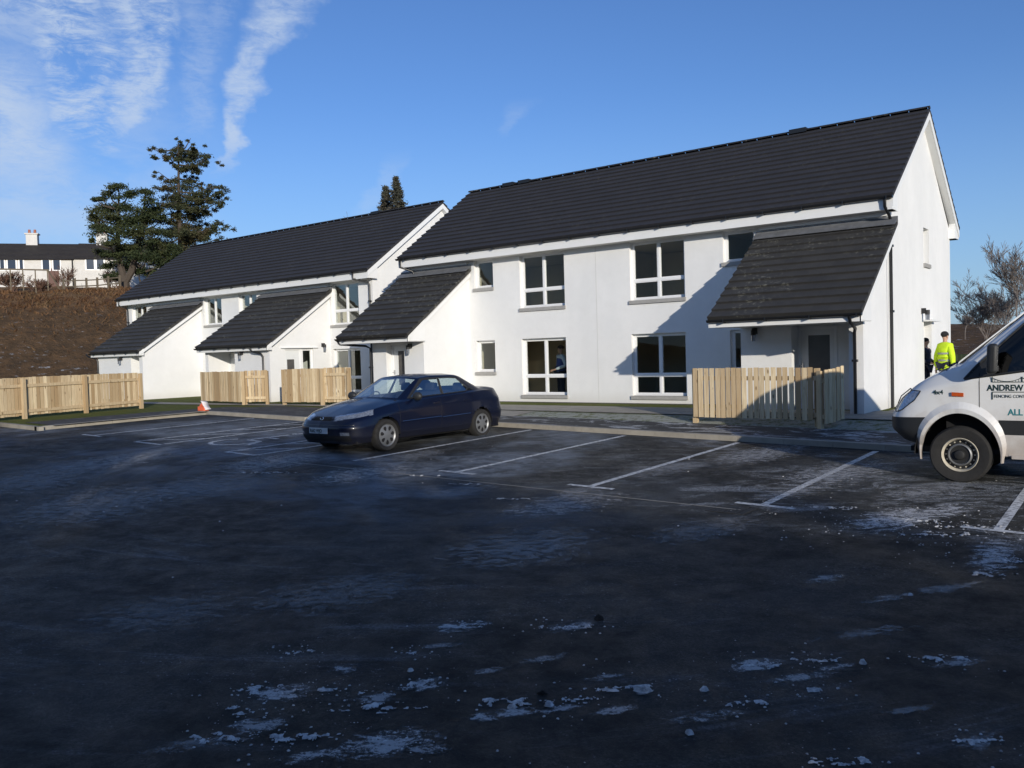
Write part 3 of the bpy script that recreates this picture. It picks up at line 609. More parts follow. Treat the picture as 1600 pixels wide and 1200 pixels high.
# wing A (far left)
leanto(hl,-33.7,-29.45,LY,LY-3.15,LZ,LY-2.88,[(-29.9,-29.63),(-33.5,-33.3)],None,m='tile2',inner=(-33.299,-29.901))
a=MB(); yf=LY-2.88; a.box((-33.299,yf,-.4),(-30.85,yf+.2,1.87)); a.box((-30.849,yf,-.4),(-30.6,yf+.7,1.87)); a.box((-30.599,yf+.55,-.4),(-30.5,yf+.7,1.87)); a.box((-30.499,yf+.55,1.84),(-29.901,yf+.7,1.87)); a.split('porch_wall','wall',hl,lambda x,y,z:x>-30.45)
door(hl,'y',yf+.57,1,-30.499,-29.905,-.1,1.84,(.3,.8,.4,.9)); lamp(hl,-31.35,yf-.05,1.68)
pipe(hl,[(-34.0,LY-3.17,2.0),(-33.9,LY-3.1,1.9),(-33.45,LY-2.98,1.8),(-33.42,LY-2.94,1.7),(-33.42,LY-2.94,-.1)])
# wing B
leanto(hl,-25.15,-20.6,LY,LY-3.15,LZ,LY-2.88,[(-24.9,-24.7)],None,m='tile2',inner=(-24.699,-21.041))
a=MB(); a.box((-22.95,yf,-.4),(-21.041,yf+.2,1.87)); a.box((-22.95,yf+.2,-.4),(-22.75,LY-.9,1.87)); a.box((-24.699,LY-1.9,-.4),(-23.95,LY-1.75,1.87)); a.box((-23.949,LY-1.9,1.84),(-23.15,LY-1.75,1.87)); a.box((-23.149,LY-1.9,-.4),(-22.951,LY-1.75,1.87)); a.split('porch_wall','wall',hl,lambda x,y,z:x>-22.951)
door(hl,'y',LY-1.88,1,-23.949,-23.15,-.1,1.84,(.25,.8,.4,.93)); lamp(hl,-22.45,yf-.05,1.72)
# B's right hand wall holds a door with a side light
a=MB(); top=lambda y:2.07-.06+(y-(LY-3.15))*slL
wall_grid(a,'x',-20.79,.25,yf,LY-.003,-.4,1.98,[(-1.15,.18,-.02,1.92)],-1)
P=[(yf,1.98),(LY-.003,1.98),(LY-.003,top(LY)-.02),(yf,top(yf))]; 
for X in(-20.79,-21.04): a.quad(*[(X,y,z) for y,z in P])
a.quad(*[(X,y,z) for X,(y,z) in((-20.79,P[3]),(-20.79,P[2]),(-21.04,P[2]),(-21.04,P[3]))])
a.build('porch_wall','wall',hl); door(hl,'x',-20.87,-1,-1.15,-.35,-.05,1.92,(.12,.62,.3,.82)); window(hl,'x',-20.79,-1,-.35,.18,-.02,1.92,1,.0,sill=False,inset=.08)
lamp(hl,-20.74,.62,1.95,(1,0)); ho=MB(); ho.box((-20.789,-1.35,1.93),(-20.70,.35,1.96)); ho.build('door_hood','board',hl)
pipe(hl,[(-21.6,LY-3.17,2.0),(-21.55,LY-3.1,1.85),(-21.2,LY-2.96,1.75),(-21.12,LY-2.94,1.65),(-21.12,LY-2.94,-.1)])
# ---------------------------------------------------------------- fences
random.seed(5)
def fence(a,b_,label,h=1.2,face=-1,posts=None,gap=.017,bw=.1,ret=None,zoff=.1,rail_front=False,gate=False):
    a=Vector(a);b_=Vector(b_);L=(b_-a).length; d=(b_-a)/L; n=Vector((-d.y,d.x))*face   # n points to the viewer's side
    root=empty('timber_gate' if gate else 'timber_fence',(a.x,a.y,Hs(a.x,a.y)),0,label,'gate' if gate else 'fence','fresh timber fences in front of the blocks')
    O=Vector((a.x,a.y,Hs(a.x,a.y)))
    Z=lambda s:Hs(*(a+d*s))-O.z
    bd=MB(); s=0
    while s<L-bw*.5:
        bd.t=random.random(); p=d*s; dz=random.uniform(-.008,.008); j=random.uniform(0,.006)
        off=n*(.03 if not rail_front else -.03)+n*j
        bwk=bw*random.uniform(.94,1.03); tw=random.uniform(-.007,.007); bd.obox((p.x+off.x,p.y+off.y,Z(s)+zoff+dz),(d.x*bwk+n.x*tw,d.y*bwk+n.y*tw,0),(n.x*.02,n.y*.02,0),(0,0,h-zoff)); s+=bw+gap*random.uniform(.6,1.5)
    bd.build('boards','wood',root)
    for zr in(h-.22,.24) if True else ():
        r=MB(); r.t=.45+random.random()*.4; o=-n*.022 if not rail_front else -n*.006
        r.obox((o.x,o.y,zr-.045+Z(0)*0),(d.x*L,d.y*L,Z(L)),(n.x*.045,n.y*.045,0),(0,0,.09)); r.build('rail','wood',root)
    ps=posts if posts is not None else [0,L]
    for s in ps:
        r=MB(); r.t=random.random()*.5+.1; p=d*s; o=p-n*(.12 if not rail_front else -.042)
        r.obox((o.x-d.x*.05,o.y-d.y*.05,Z(s)-.3),(d.x*.1,d.y*.1,0),(n.x*.1,n.y*.1,0),(0,0,h+.28)); r.build('post','wood',root)
    return root
# A: rails and posts face the camera
A1=Vector((-21.2,-10.25)); A2=Vector((-22.25,-6.05)); dA=(A2-A1)/2.05
fence(A1-dA*2,A2,'long fence at the far left with its posts and rails towards the car park',1.2,face=-1,posts=[.1,2.2,4.33,6.4,8.55],rail_front=True,zoff=.09)
fence((-23.2,-3.1),(-20.15,-3.45),'boarded fence standing before the middle porch, left of the gap',1.16,face=-1)
fence((-20.05,-3.45),(-19.35,-3.0),'narrow gate with rails showing, at the right of the middle porch fence',1.18,face=-1,rail_front=True,gate=True)
fence((-18.35,-3.15),(-16.78,-2.85),'boarded fence just left of the dark blue car bonnet',1.2,face=-1)
fence((-16.6,-2.85),(-15.6,-2.6),'gate leaf with rails showing, behind the dark blue car windscreen',1.22,face=-1,rail_front=True,gate=True)
fence((-3.12,-3.8),(-.5,-3.72),'fence with open gaps between its boards before the right hand porch',1.2,face=-1,gap=.024,bw=.1,zoff=.14,posts=[0,2.62])
fence((-.33,-3.86),(-.1,-3.3),'short shaded gate at the right end of the gappy porch fence, nearest the van',1.17,face=-1,gap=.02,rail_front=False,posts=[0],gate=True)
# ---------------------------------------------------------------- vehicles
def crom(P,t):
    """Catmull-Rom through rows of P (n,k) at parameters t in [0,n-1]"""
    P=np.asarray(P,float); n=len(P); i=np.clip(np.floor(t).astype(int),0,n-2); f=(t-i)[:,None]
    g=lambda k:P[np.clip(k,0,n-1)]
    p0,p1,p2,p3=g(i-1),g(i),g(i+1),g(i+2); m1=(p2-p0)*.5; m2=(p3-p1)*.5
    m1=np.where((i==0)[:,None],(p2-p1),m1); m2=np.where((i==n-2)[:,None],(p2-p1),m2)
    return (2*f**3-3*f**2+1)*p1+(f**3-2*f**2+f)*m1+(-2*f**3+3*f**2)*p2+(f**3-f**2)*m2
def shell(rings,step,rows,bulge={},smooth=2,fix=()):
    """rings: list of key lists (x,y,z) from front centre to rear centre (one half). returns grids X (rows,cols,3) with s,t"""
    K=len(rings[0]); ref=np.array(rings[2],float); seg=np.linalg.norm(np.diff(ref,axis=0),axis=1)
    ts=[]
    for k in range(K-1):
        n=max(3,int(seg[k]/step)); ts+=list(k+np.arange(n)/n)
    ts=np.array(ts+[K-1.0]); G=[crom(r,ts) for r in rings]; out=[];tt=[]
    for r in range(len(rings)-1):
        n=rows[r]
        for j in range(n):
            f=j/n; row=G[r]*(1-f)+G[r+1]*f
            if r in bulge: row=row+bulge[r](ts,f) if callable(bulge[r]) else row+np.array(bulge[r])*4*f*(1-f)
            out.append(row); tt.append(r+f)
    out.append(G[-1]); tt.append(len(rings)-1.0)
    A=np.array(out)
    for _ in range(smooth):
        B=A.copy(); B[1:-1]=(A[:-2]+2*A[1:-1]+A[2:])/4; A=B
    A[:,0,1]=0; A[:,-1,1]=0
    return A,ts,np.array(tt)
def shell_meshes(A,ts,tt,cls,root,mats,names):
    rows,cols,_=A.shape; buckets={}
    B=A.copy(); B[:,:,1]*=-1
    cen=(A[:-1,:-1]+A[1:,:-1]+A[:-1,1:]+A[1:,1:])/4
    for side,G in((1,A),(-1,B)):
        for r in range(rows-1):
            for c_ in range(cols-1):
                x,y,z=cen[r,c_]; k=cls(x,y,z,(ts[c_]+ts[c_+1])/2,(tt[r]+tt[r+1])/2,side)
                if k is None: continue
                buckets.setdefault(k,[]).append((side,r,c_))
    objs={}
    for k,fl in buckets.items():
        idx={};v=[];f=[]
        for side,r,c_ in fl:
            q=[]
            for rr,cc in((r,c_),(r,c_+1),(r+1,c_+1),(r+1,c_)):
                s_=side if 0<cc<cols-1 else 1
                key=(s_,rr,cc)
                if key not in idx: idx[key]=len(v); g=(A if s_==1 else B)[rr,cc]; v.append(tuple(g))
                q.append(idx[key])
            f.append(tuple(q) if side==1 else tuple(q[::-1]))
        mb=MB(); mb.v=v; mb.f=f; mb.tn=[.5]*len(f); nm,mt=names[k]; objs[k]=mb.build(nm,mt,root,True,50)
    return objs
def inpoly(x,z,P):
    c_=False; j=len(P)-1
    for i in range(len(P)):
        if (P[i][1]>z)!=(P[j][1]>z) and x<(P[j][0]-P[i][0])*(z-P[i][1])/(P[j][1]-P[i][1])+P[i][0]: c_=not c_
        j=i
    return c_
def wheel(root,x,ys,z,r,w,kind,side):
    t=MB(); s=-side; rr=r*.70 if kind=='car' else r*.60
    prof=[(rr,0),(rr+.012,-.006),(r*.93,-.012),(r*.985,.02),(r,.05),(r,w-.05),(r*.985,w-.02),(r*.93,w+.005),(rr,w)]
    t.lathe(prof,(x,ys,z),'y',40,s); ty=t.build('wheel','tyre',root,True,50)
    if kind=='car':
        h=MB(); h.lathe([(rr,.0),(rr*.94,.012),(rr*.9,.02),(rr*.5,.0),(rr*.2,-.008),(.0001,-.01)],(x,ys,z),'y',40,s); h.build('rim','silver',ty,True,40)
        for k in range(7):
            d=MB()
            a=2*PI*k/7+.2; n=8; P=[]
            for q in range(n):
                b_=2*PI*q/n; u=rr*.62+rr*.22*math.cos(b_); v=rr*(.16+.07*math.cos(b_))*math.sin(b_); P.append((x+u*math.cos(a)-v*math.sin(a),ys+s*(-.0025),z+u*math.sin(a)+v*math.cos(a)))
            d.quad(*P)
            
            d.build('rim_hole','dark',ty)
    else:
        h=MB(); h.lathe([(rr,.0),(rr*.97,-.012),(rr*.90,.01),(rr*.86,.05)],(x,ys,z),'y',48,s); h.build('rim','cream',ty,True,40)
        h=MB(); h.lathe([(rr*.86,.05),(rr*.66,.052)],(x,ys,z),'y',48,s); h.build('rim_plate','iron',ty,True,40)
        h=MB()
        for k in range(16):
            a=2*PI*k/16; n=8; h.quad(*[(x+rr*.765*math.cos(a)+rr*.048*math.cos(2*PI*q/n),ys+s*.046,z+rr*.765*math.sin(a)+rr*.048*math.sin(2*PI*q/n)) for q in range(n)])
        h.build('rim_holes','cream',ty)
        h=MB(); h.lathe([(rr*.66,.052),(rr*.64,.0),(rr*.58,-.012),(rr*.53,.005)],(x,ys,z),'y',48,s); h.build('rim_ring','silver',ty,True,40)
        h=MB(); h.lathe([(rr*.53,.005),(rr*.30,.01),(rr*.26,-.03),(rr*.22,-.035),(.0001,-.036)],(x,ys,z),'y',32,s); h.build('hub','iron',ty,True,40)
    return ty
def arch_liner(root,x,z,r,y0,y1):
    mb=MB(); n=20
    for k in range(n):
        a,b_=R(-2)+R(184)*k/n,R(-2)+R(184)*(k+1)/n
        P=lambda a,y:(x+r*math.cos(a),y,z+r*math.sin(a)); mb.quad(P(a,y0),P(b_,y0),P(b_,y1),P(a,y1))
    mb.quad(*[(x+r*math.cos(R(-2)+R(184)*k/n),y0,z+r*math.sin(R(-2)+R(184)*k/n)) for k in range(n+1)])
    return mb
def seat(root,x,y,z,rear=False):
    mb=MB(); mb.obox((x,y-.24,z),(.48,0,.03),(0,.48,0),(0,0,.16)); mb.obox((x+.42,y-.23,z+.08),(.12,0,0),(0,.46,0),(.16,0,.56)); mb.obox((x+.60,y-.12,z+.66),(.09,0,0),(0,.24,0),(.04,0,.17))
    o=mb.build('seat','seat',root)
    bv=o.modifiers.new('b','BEVEL'); bv.width=.05; bv.segments=3; return o
def outline_strip(mb,pts,w,off):
    for a,b_ in zip(pts[:-1],pts[1:]): mb.tube([a,b_],w,5)
# ---- dark blue saloon: local x from nose backwards, y across, z up
car=empty('saloon_car',(-7.66,-10.45,-.335),R(90),'dark blue four door saloon with dirty lower doors, parked nose towards the viewer','car')
RG=[[(.12,0,.20),(.16,.5,.20),(.42,.74,.20),(.93,.80,.22),(1.5,.80,.22),(2.3,.80,.22),(3.1,.80,.22),(3.68,.80,.24),(4.3,.74,.21),(4.5,.47,.22),(4.54,0,.22)],
[(.03,0,.32),(.08,.5,.32),(.34,.79,.32),(.93,.86,.34),(1.5,.865,.34),(2.3,.87,.34),(3.1,.865,.34),(3.68,.86,.36),(4.35,.79,.40),(4.56,.5,.42),(4.59,0,.42)],
[(0,0,.50),(.05,.5,.50),(.32,.80,.50),(.93,.88,.54),(1.5,.885,.55),(2.3,.885,.55),(3.1,.885,.55),(3.68,.88,.56),(4.36,.81,.58),(4.57,.5,.60),(4.6,0,.60)],
[(.05,0,.61),(.10,.48,.61),(.36,.77,.63),(.95,.875,.72),(1.5,.88,.76),(2.3,.88,.78),(3.1,.875,.80),(3.68,.865,.82),(4.3,.79,.84),(4.5,.5,.86),(4.53,0,.86)],
[(.15,0,.70),(.20,.42,.715),(.46,.69,.765),(.98,.80,.865),(1.45,.83,.92),(2.3,.84,.955),(3.1,.83,.985),(3.7,.80,1.015),(4.22,.72,1.03),(4.43,.45,1.05),(4.46,0,1.06)],
[(1.20,0,.985),(1.24,.4,.975),(1.38,.68,.955),(1.5,.755,.955),(1.75,.785,.96),(2.3,.795,.985),(3.1,.785,1.01),(3.5,.74,1.035),(3.70,.64,1.06),(3.84,.4,1.075),(3.88,0,1.08)],
[(1.98,0,1.365),(2.01,.35,1.355),(2.08,.535,1.335),(2.13,.555,1.335),(2.25,.57,1.345),(2.5,.585,1.362),(2.9,.575,1.355),(3.05,.555,1.335),(3.12,.51,1.33),(3.2,.35,1.34),(3.22,0,1.35)],
[(2.10,0,1.375),(2.13,.2,1.375),(2.18,.25,1.372),(2.22,.25,1.375),(2.35,.25,1.388),(2.55,.25,1.395),(2.85,.25,1.39),(3.0,.25,1.375),(3.05,.24,1.37),(3.1,.16,1.366),(3.12,0,1.365)],
[(2.16,0,1.377)]+[(2.16+.84*k/9,0,1.377+.02*math.sin(PI*k/9)) for k in range(1,10)]+[(3.0,0,1.377)]]
def cx(x): return x if x<.95 else .95+(x-.95)*1.052
for i,r in enumerate(RG):
    for j,(x,y,z) in enumerate(r):
        if i==6 and j>=6 or i==7 and j>=6: x+=.20
        if i==5 and j>=7: x+=.13
        if i==8: x=2.16+(x-2.16)*1.2
        if z>.95: z+=.035*(z-.95)/.43
        r[j]=(cx(x),y,z)
def wz(P): return [(cx(x+(.16 if x>2.42 and z>1.2 else .1 if x>2.42 else 0)),z+(.035*(z-.95)/.43)) for x,z in P]
def hood_bulge(ts,f):
    a=np.zeros((len(ts),3)); a[:,2]=.035*4*f*(1-f)*np.clip(1-np.abs(ts-0)/4.0,0,1)+.02*4*f*(1-f)*(ts>8); return a
A_,ts_,tt_=shell(RG,.022,[7,9,7,9,34,24,10,8],{4:hood_bulge,5:(0,.0,.0)},smooth=2)
CARW=[(.95,.0),(3.80,.0)]
SIDE_F=[(1.66,.985),(2.421,1.005),(2.421,1.30),(2.18,1.30)]; SIDE_R=[(2.47,1.008),(3.18,1.03),(3.26,1.10),(2.98,1.295),(2.75,1.31),(2.46,1.31)]; SIDE_Q=[(3.23,1.03),(3.42,1.04),(3.30,1.09)]; SIDE_F,SIDE_R,SIDE_Q=wz(SIDE_F),wz(SIDE_R),wz(SIDE_Q); SIDE_T=wz([(1.58,.97),(3.5,1.035),(3.3,1.115),(2.98,1.325),(2.4,1.335),(2.14,1.33)])
def ccls(x,y,z,s,t,side):
    if z<.72 and y>.5:
        for wx,_ in CARW:
            if math.hypot(x-wx,(z-.31))<.355: return None
    if 5.05<t<5.95:
        if s<1.93+.05*(t-5) and t>5.07 and t<5.9: return 'ws'
        if s>8.12 and 5.12<t<5.88: return 'rs'
        if y>.4:
            for k,P in(('f',SIDE_F),('r',SIDE_R),('q',SIDE_Q)):
                if inpoly(x,z,P): return 'side%s%d'%(k,side)
            if inpoly(x,z,SIDE_T): return 'trim%d'%side
    if s<2.9 and t<4.1:
        zz=z
        if s>.66 and s<2.5 and .625+.05*(s-.6)<zz<.715+.055*(s-.6)and t>2.9: return 'hl%d'%side
        if s<.55 and .625<zz<.70 and t>2.9: return 'grille'
        if t<2 and s<1.55 and .25<zz<.36: return 'grille'
        if 1.05<s<1.5 and .36<zz<.42: return 'fog%d'%side
    if s>8.35 and s<9.1+.3 and .74<z<.93 and t>2.5 and t<4.05: return 'tl%d'%side
    return 'body'
cn={'ws':('windscreen','carglass'),'rs':('rear_screen','carglass'),'grille':('grille','dark'),'body':('body','bluepaint')}
for sd in(1,-1):
    for k in 'frq': cn['side%s%d'%(k,sd)]=('side_window','carglass')
    cn['trim%d'%sd]=('window_trim','blackm'); cn['hl%d'%sd]=('headlight','lens'); cn['fog%d'%sd]=('fog_lamp','lens'); cn['tl%d'%sd]=('tail_light','red')
shell_meshes(A_,ts_,tt_,ccls,car,None,cn)
for wx,_ in CARW:
    for sd in(1,-1): wheel(car,wx,sd*.872,.31,.31,.19,'car',sd)
for wx in(.95,3.80):
    for sd in(1,-1): arch_liner(car,wx,.31,.365,sd*.55,sd*.865).build('arch_liner','dark',car)
u=MB(); u.box((.3,-.72,.19),(4.55,.72,.24)); u.box((1.15,-.60,.24),(1.62,.60,.92)); u.build('underbody','dark',car)
d=MB(); d.box((1.35,-.70,.80),(1.72,.70,.955)); d.build('dashboard','blackm',car)
for x,y in((2.05,.36),(2.05,-.36)): seat(car,x,y,.42)
for x,y in((2.92,.36),(2.92,-.36)): seat(car,x,y,.38)
u=MB(); u.box((3.65,-.60,.88),(4.02,.60,1.03)); u.build('parcel_shelf','seat',car)
sw=MB(); n=20; sw.tube([(1.80+.05*math.sin(2*PI*k/n),-.36*-1+.175*math.cos(2*PI*k/n),.93+.165*math.sin(2*PI*k/n)) for k in range(n+1)],.014,6); sw.tube([(1.80,.20,.93),(1.80,.52,.93)],.02,5); sw.build('steering_wheel','blackm',car,True)
def sidey(x,z):   # outer half width of the shell at x,z (t<4 rings)
    D=(A_[:60,:,0]-x)**2+(A_[:60,:,2]-z)**2; i=np.unravel_index(np.argmin(np.where(A_[:60,:,1]>.4,D,9)),D.shape); return A_[:60][i][1]
for sd in(1,-1):
    for x0,x1 in((1.35,2.48),(2.51,3.40)):
        m_=MB(); n=6; m_.tube([(x0+(x1-x0)*k/n,sd*(sidey(x0+(x1-x0)*k/n,.55)+.004),.535+.015*k/n) for k in range(n+1)],.014,6); o=m_.build('side_moulding','bluepaint',car,True)
        c_=MB(); c_.tube([(x0+(x1-x0)*k/n,sd*(sidey(x0+(x1-x0)*k/n,.55)+.014),.548+.015*k/n) for k in range(n+1)],.0055,5); c_.build('chrome_strip','chrome',o,True)
    mr=MB(); mr._ell((1.72,sd*.955,1.015),(.07,.12,.085),14,10); mr.obox((1.66,sd*.80,.96),(.08,0,0),(0,sd*.1,.02),(0,0,.03)); mr.build('door_mirror','blackm',car,True)
    for xs,zt in((1.30,.93),(2.50,1.0),(3.44,1.02)):
        g_=MB(); n=8; g_.tube([(xs+(.10*(k/n) if xs>3 else 0),sd*(sidey(xs,.3+(zt-.33)*k/n)+.0005),.3+(zt-.33)*k/n) for k in range(n+1)],.0035,4); g_.build('door_gap','dark',car)
    for xs in(2.28,3.22):
        g_=MB(); g_.obox((xs,sd*(sidey(xs,.84)+.001),.83),(.16,0,.004),(0,sd*.022,0),(0,0,.032)); g_.build('door_handle','bluepaint',car)
for k,(a,b_) in enumerate(((-.82,-.0),(.0,.82))): pass
bs=MB()
def frontx(y,z):
    D=np.where((ts_[None,:]<3.2)&(A_[:34,:,0]<1.2),(A_[:34,:,1]-y)**2+(A_[:34,:,2]-z)**2,9); i=np.unravel_index(np.argmin(D),D.shape); return A_[:34][i][0]
P=[(frontx(abs(y),.555)-.006,y,.555) for y in np.linspace(-.74,.74,25)]; bs.tube(P,.006,5); bs.build('bumper_strip','chrome',car,True)
P=[(4.81-.0*y*y-(.06*(abs(y)/.5)**2),y,.60) for y in np.linspace(-.5,.5,9)]; bs=MB(); bs.tube(P,.006,5); bs.build('bumper_strip','chrome',car,True)
pl=MB(); pl.box((frontx(0,.44)-.018,-.26,.395),(frontx(0,.44)-.006,.26,.505)); plo=pl.build('number_plate','plate',car)
gr_=MB()
for k in range(3): gr_.box((frontx(0,.66)-.004,-.34,.638+k*.02),(frontx(0,.66)+.01,.34,.643+k*.02))
gr_.build('grille_bars','blackm',car)
bd_=MB(); bx=frontx(0,.67)-.02; bd_.tube([(bx,-.03,.70),(bx,-.045,.665),(bx,-.015,.655),(bx,.0,.62),(bx,.025,.655),(bx,.05,.68),(bx,.03,.705)],.008,5); bd_.build('emblem','chrome',car,True)
def text(root,s,size,loc,rot,m,name='lettering',ext=.001,sx=1.0,align='LEFT',parent=None,bold=0):
    c_=bpy.data.curves.new('t','FONT'); c_.body=s; c_.size=size; c_.extrude=ext; c_.align_x=align; c_.offset=bold
    o=bpy.data.objects.new('t',c_); COL.objects.link(o); dg=bpy.context.evaluated_depsgraph_get(); me=bpy.data.meshes.new_from_object(o.evaluated_get(dg)); bpy.data.objects.remove(o)
    me.name=name; me.materials.clear(); me.materials.append(MT[m]); M_=Matrix.Translation(loc)@Matrix(rot).to_4x4()@Matrix.Diagonal((sx,1,1,1)); me.transform(M_)
    o=bpy.data.objects.new(name,me); COL.objects.link(o); o.parent=parent or root; return o
# plate characters read from the viewer's side: x_text -> -y local... car faces -Y world, local front is x=0 side
rotF=((0,0,-1),(-1,0,0),(0,1,0))  # columns: text x -> -y, text y -> z, normal -> -x
text(car,'R662 WJO',.095,(frontx(0,.44)-.0195,.235,.415),rotF,'ink','plate_characters',sx=.80,parent=plo,bold=.002)
ae=MB(); ae.tube([(2.15,0,1.385),(2.28,0,1.56)],.004,5); ae.build('aerial','blackm',car)
wi=MB(); wi.tube([(1.22,.1,.99),(1.30,.55,.985)],.008,5); wi.build('wiper','blackm',car)
for sd in(1,-1):
    for P in(SIDE_F,SIDE_R):
        t_=MB(); q=[]
        for i in range(len(P)):
            a,b_=P[i],P[(i+1)%len(P)]
            for k in range(6): q.append((a[0]+(b_[0]-a[0])*k/6,a[1]+(b_[1]-a[1])*k/6))
        def gy(x,z):
            D=np.where(A_[:,:,1]>.4,(A_[:,:,0]-x)**2+(A_[:,:,2]-z)**2,9); i=np.unravel_index(np.argmin(D),D.shape); return A_[i][1]
        q.append(q[0]); t_.tube([(x,sd*(gy(x,z)+.002),z) for x,z in q],.011,5); t_.build('window_trim','blackm',car)
# ---- white van
van=empty('panel_van',(1.80,-6.96,-.485),0,'white high panel van with black bumper and cream steel wheels at the right edge','van')
rr_=lambda z,y,xs:[(x,y,z) for x in xs]
VG=[[(.14,0,.56),(.17,.55,.56),(.42,.88,.52),(1.0,.96,.42),(1.5,.96,.39),(2.2,.96,.39),(3.5,.96,.39),(5.0,.96,.40),(5.86,.93,.45),(5.9,.5,.45),(5.9,0,.45)],
[(0,0,.70),(.03,.55,.70),(.27,.92,.68),(1.0,.985,.68),(1.5,.985,.68),(2.2,.985,.68),(3.5,.985,.68),(5.0,.985,.68),(5.88,.95,.7),(5.93,.5,.7),(5.93,0,.7)],
[(.0,0,.88),(.03,.55,.88),(.24,.91,.885),(1.0,.99,.90),(1.5,.99,.90),(2.2,.99,.90),(3.5,.99,.90),(5.0,.99,.90),(5.88,.95,.9),(5.93,.5,.9),(5.93,0,.9)],
[(.12,0,1.12),(.15,.5,1.13),(.33,.86,1.19),(.90,.965,1.36),(1.25,.985,1.41),(2.2,.99,1.44),(3.5,.99,1.46),(5.0,.99,1.46),(5.88,.95,1.46),(5.92,.5,1.46),(5.92,0,1.46)],
[(.24,0,1.25),(.28,.45,1.26),(.50,.76,1.39),(.90,.86,1.52),(1.17,.92,1.575),(2.2,.975,1.60),(3.5,.98,1.6),(5.0,.98,1.6),(5.86,.945,1.6),(5.9,.5,1.6),(5.9,0,1.6)],
[(.80,0,1.60),(.84,.45,1.595),(.98,.74,1.605),(1.06,.82,1.62),(1.3,.90,1.66),(2.2,.965,1.70),(3.5,.97,1.7),(5.0,.97,1.7),(5.85,.94,1.7),(5.88,.5,1.7),(5.88,0,1.7)],
[(1.88,0,2.50),(1.90,.45,2.485),(1.96,.69,2.45),(2.02,.735,2.45),(2.15,.79,2.47),(2.6,.84,2.5),(3.5,.85,2.52),(5.0,.85,2.52),(5.76,.83,2.48),(5.80,.5,2.5),(5.80,0,2.52)],
[(2.1,0,2.57),(2.12,.3,2.57),(2.2,.5,2.565),(2.25,.52,2.565),(2.4,.54,2.57),(2.7,.55,2.59),(3.5,.55,2.6),(5.0,.55,2.6),(5.6,.52,2.58),(5.65,.3,2.58),(5.66,0,2.58)],
[(2.3,0,2.60)]+[(2.3+3.1*k/9,0,2.62) for k in range(1,10)]+[(5.4,0,2.60)]]
def vbul(ts,f):
    a=np.zeros((len(ts),3)); a[:,2]=.05*4*f*(1-f)*np.clip(1-ts/3.2,0,1); return a
V_,vs_,vt_=shell(VG,.026,[9,8,14,10,24,30,8,8],{4:vbul},smooth=3)
HL=[(.06,.98),(.13,1.16),(.26,1.27),(.50,1.255),(.42,1.13),(.25,.99),(.16,.955)]
SW=[(1.06,1.425),(1.75,1.525),(2.28,1.545),(2.28,2.22),(1.98,2.27),(1.78,2.18),(1.20,1.60)]
def vcls(x,y,z,s,t,side):
    if y>.45 and z<1.0 and abs(x-1.0)<.6:
        if ((x-1.0)/.525)**2+((z-.38)/.61)**2<1: return None
    if y>.45 and z<1.0 and math.hypot(x-4.66,z-.38)<.46: return None
    if 5.04<t<5.94 and s<1.9: return 'ws'
    if y>.70 and inpoly(x,z,SW): return 'sw%d'%side if x>1.42 else 'tri%d'%side
    if s>.9 and y>.45 and inpoly(x,z,HL) : return 'hl%d'%side
    if s<.9 and 1.0<z<1.20 and t<4: return 'grille'
    if z<.885 and x<.62 and s<4: return 'bump'
    if .665<z<.875 and (1.47<x): return 'strip'
    return 'body'
vn={'ws':('windscreen','vanglass'),'tri1':('quarter_trim','blackm'),'tri-1':('quarter_trim','blackm'),'grille':('grille','dark'),'bump':('bumper','blackm'),'strip':('side_strip','blackm'),'body':('body','whitepaint'),'hl1':('headlight','lens'),'hl-1':('headlight','lens'),'sw1':('side_window','vanglass'),'sw-1':('side_window','vanglass')}
shell_meshes(V_,vs_,vt_,vcls,van,None,vn)
for wx in(1.0,4.66):
    for sd in(1,-1): wheel(van,wx,sd*.985,.385,.39,.24,'van',sd); arch_liner(van,wx,.385,.58 if wx<2 else .47,sd*.6,sd*.965).build('arch_liner','dark',van)
def vy(x,z):
    D=np.where(V_[:70,:,1]>.4,(V_[:70,:,0]-x)**2+(V_[:70,:,2]-z)**2,9); i=np.unravel_index(np.argmin(D),D.shape); return V_[:70][i][1]
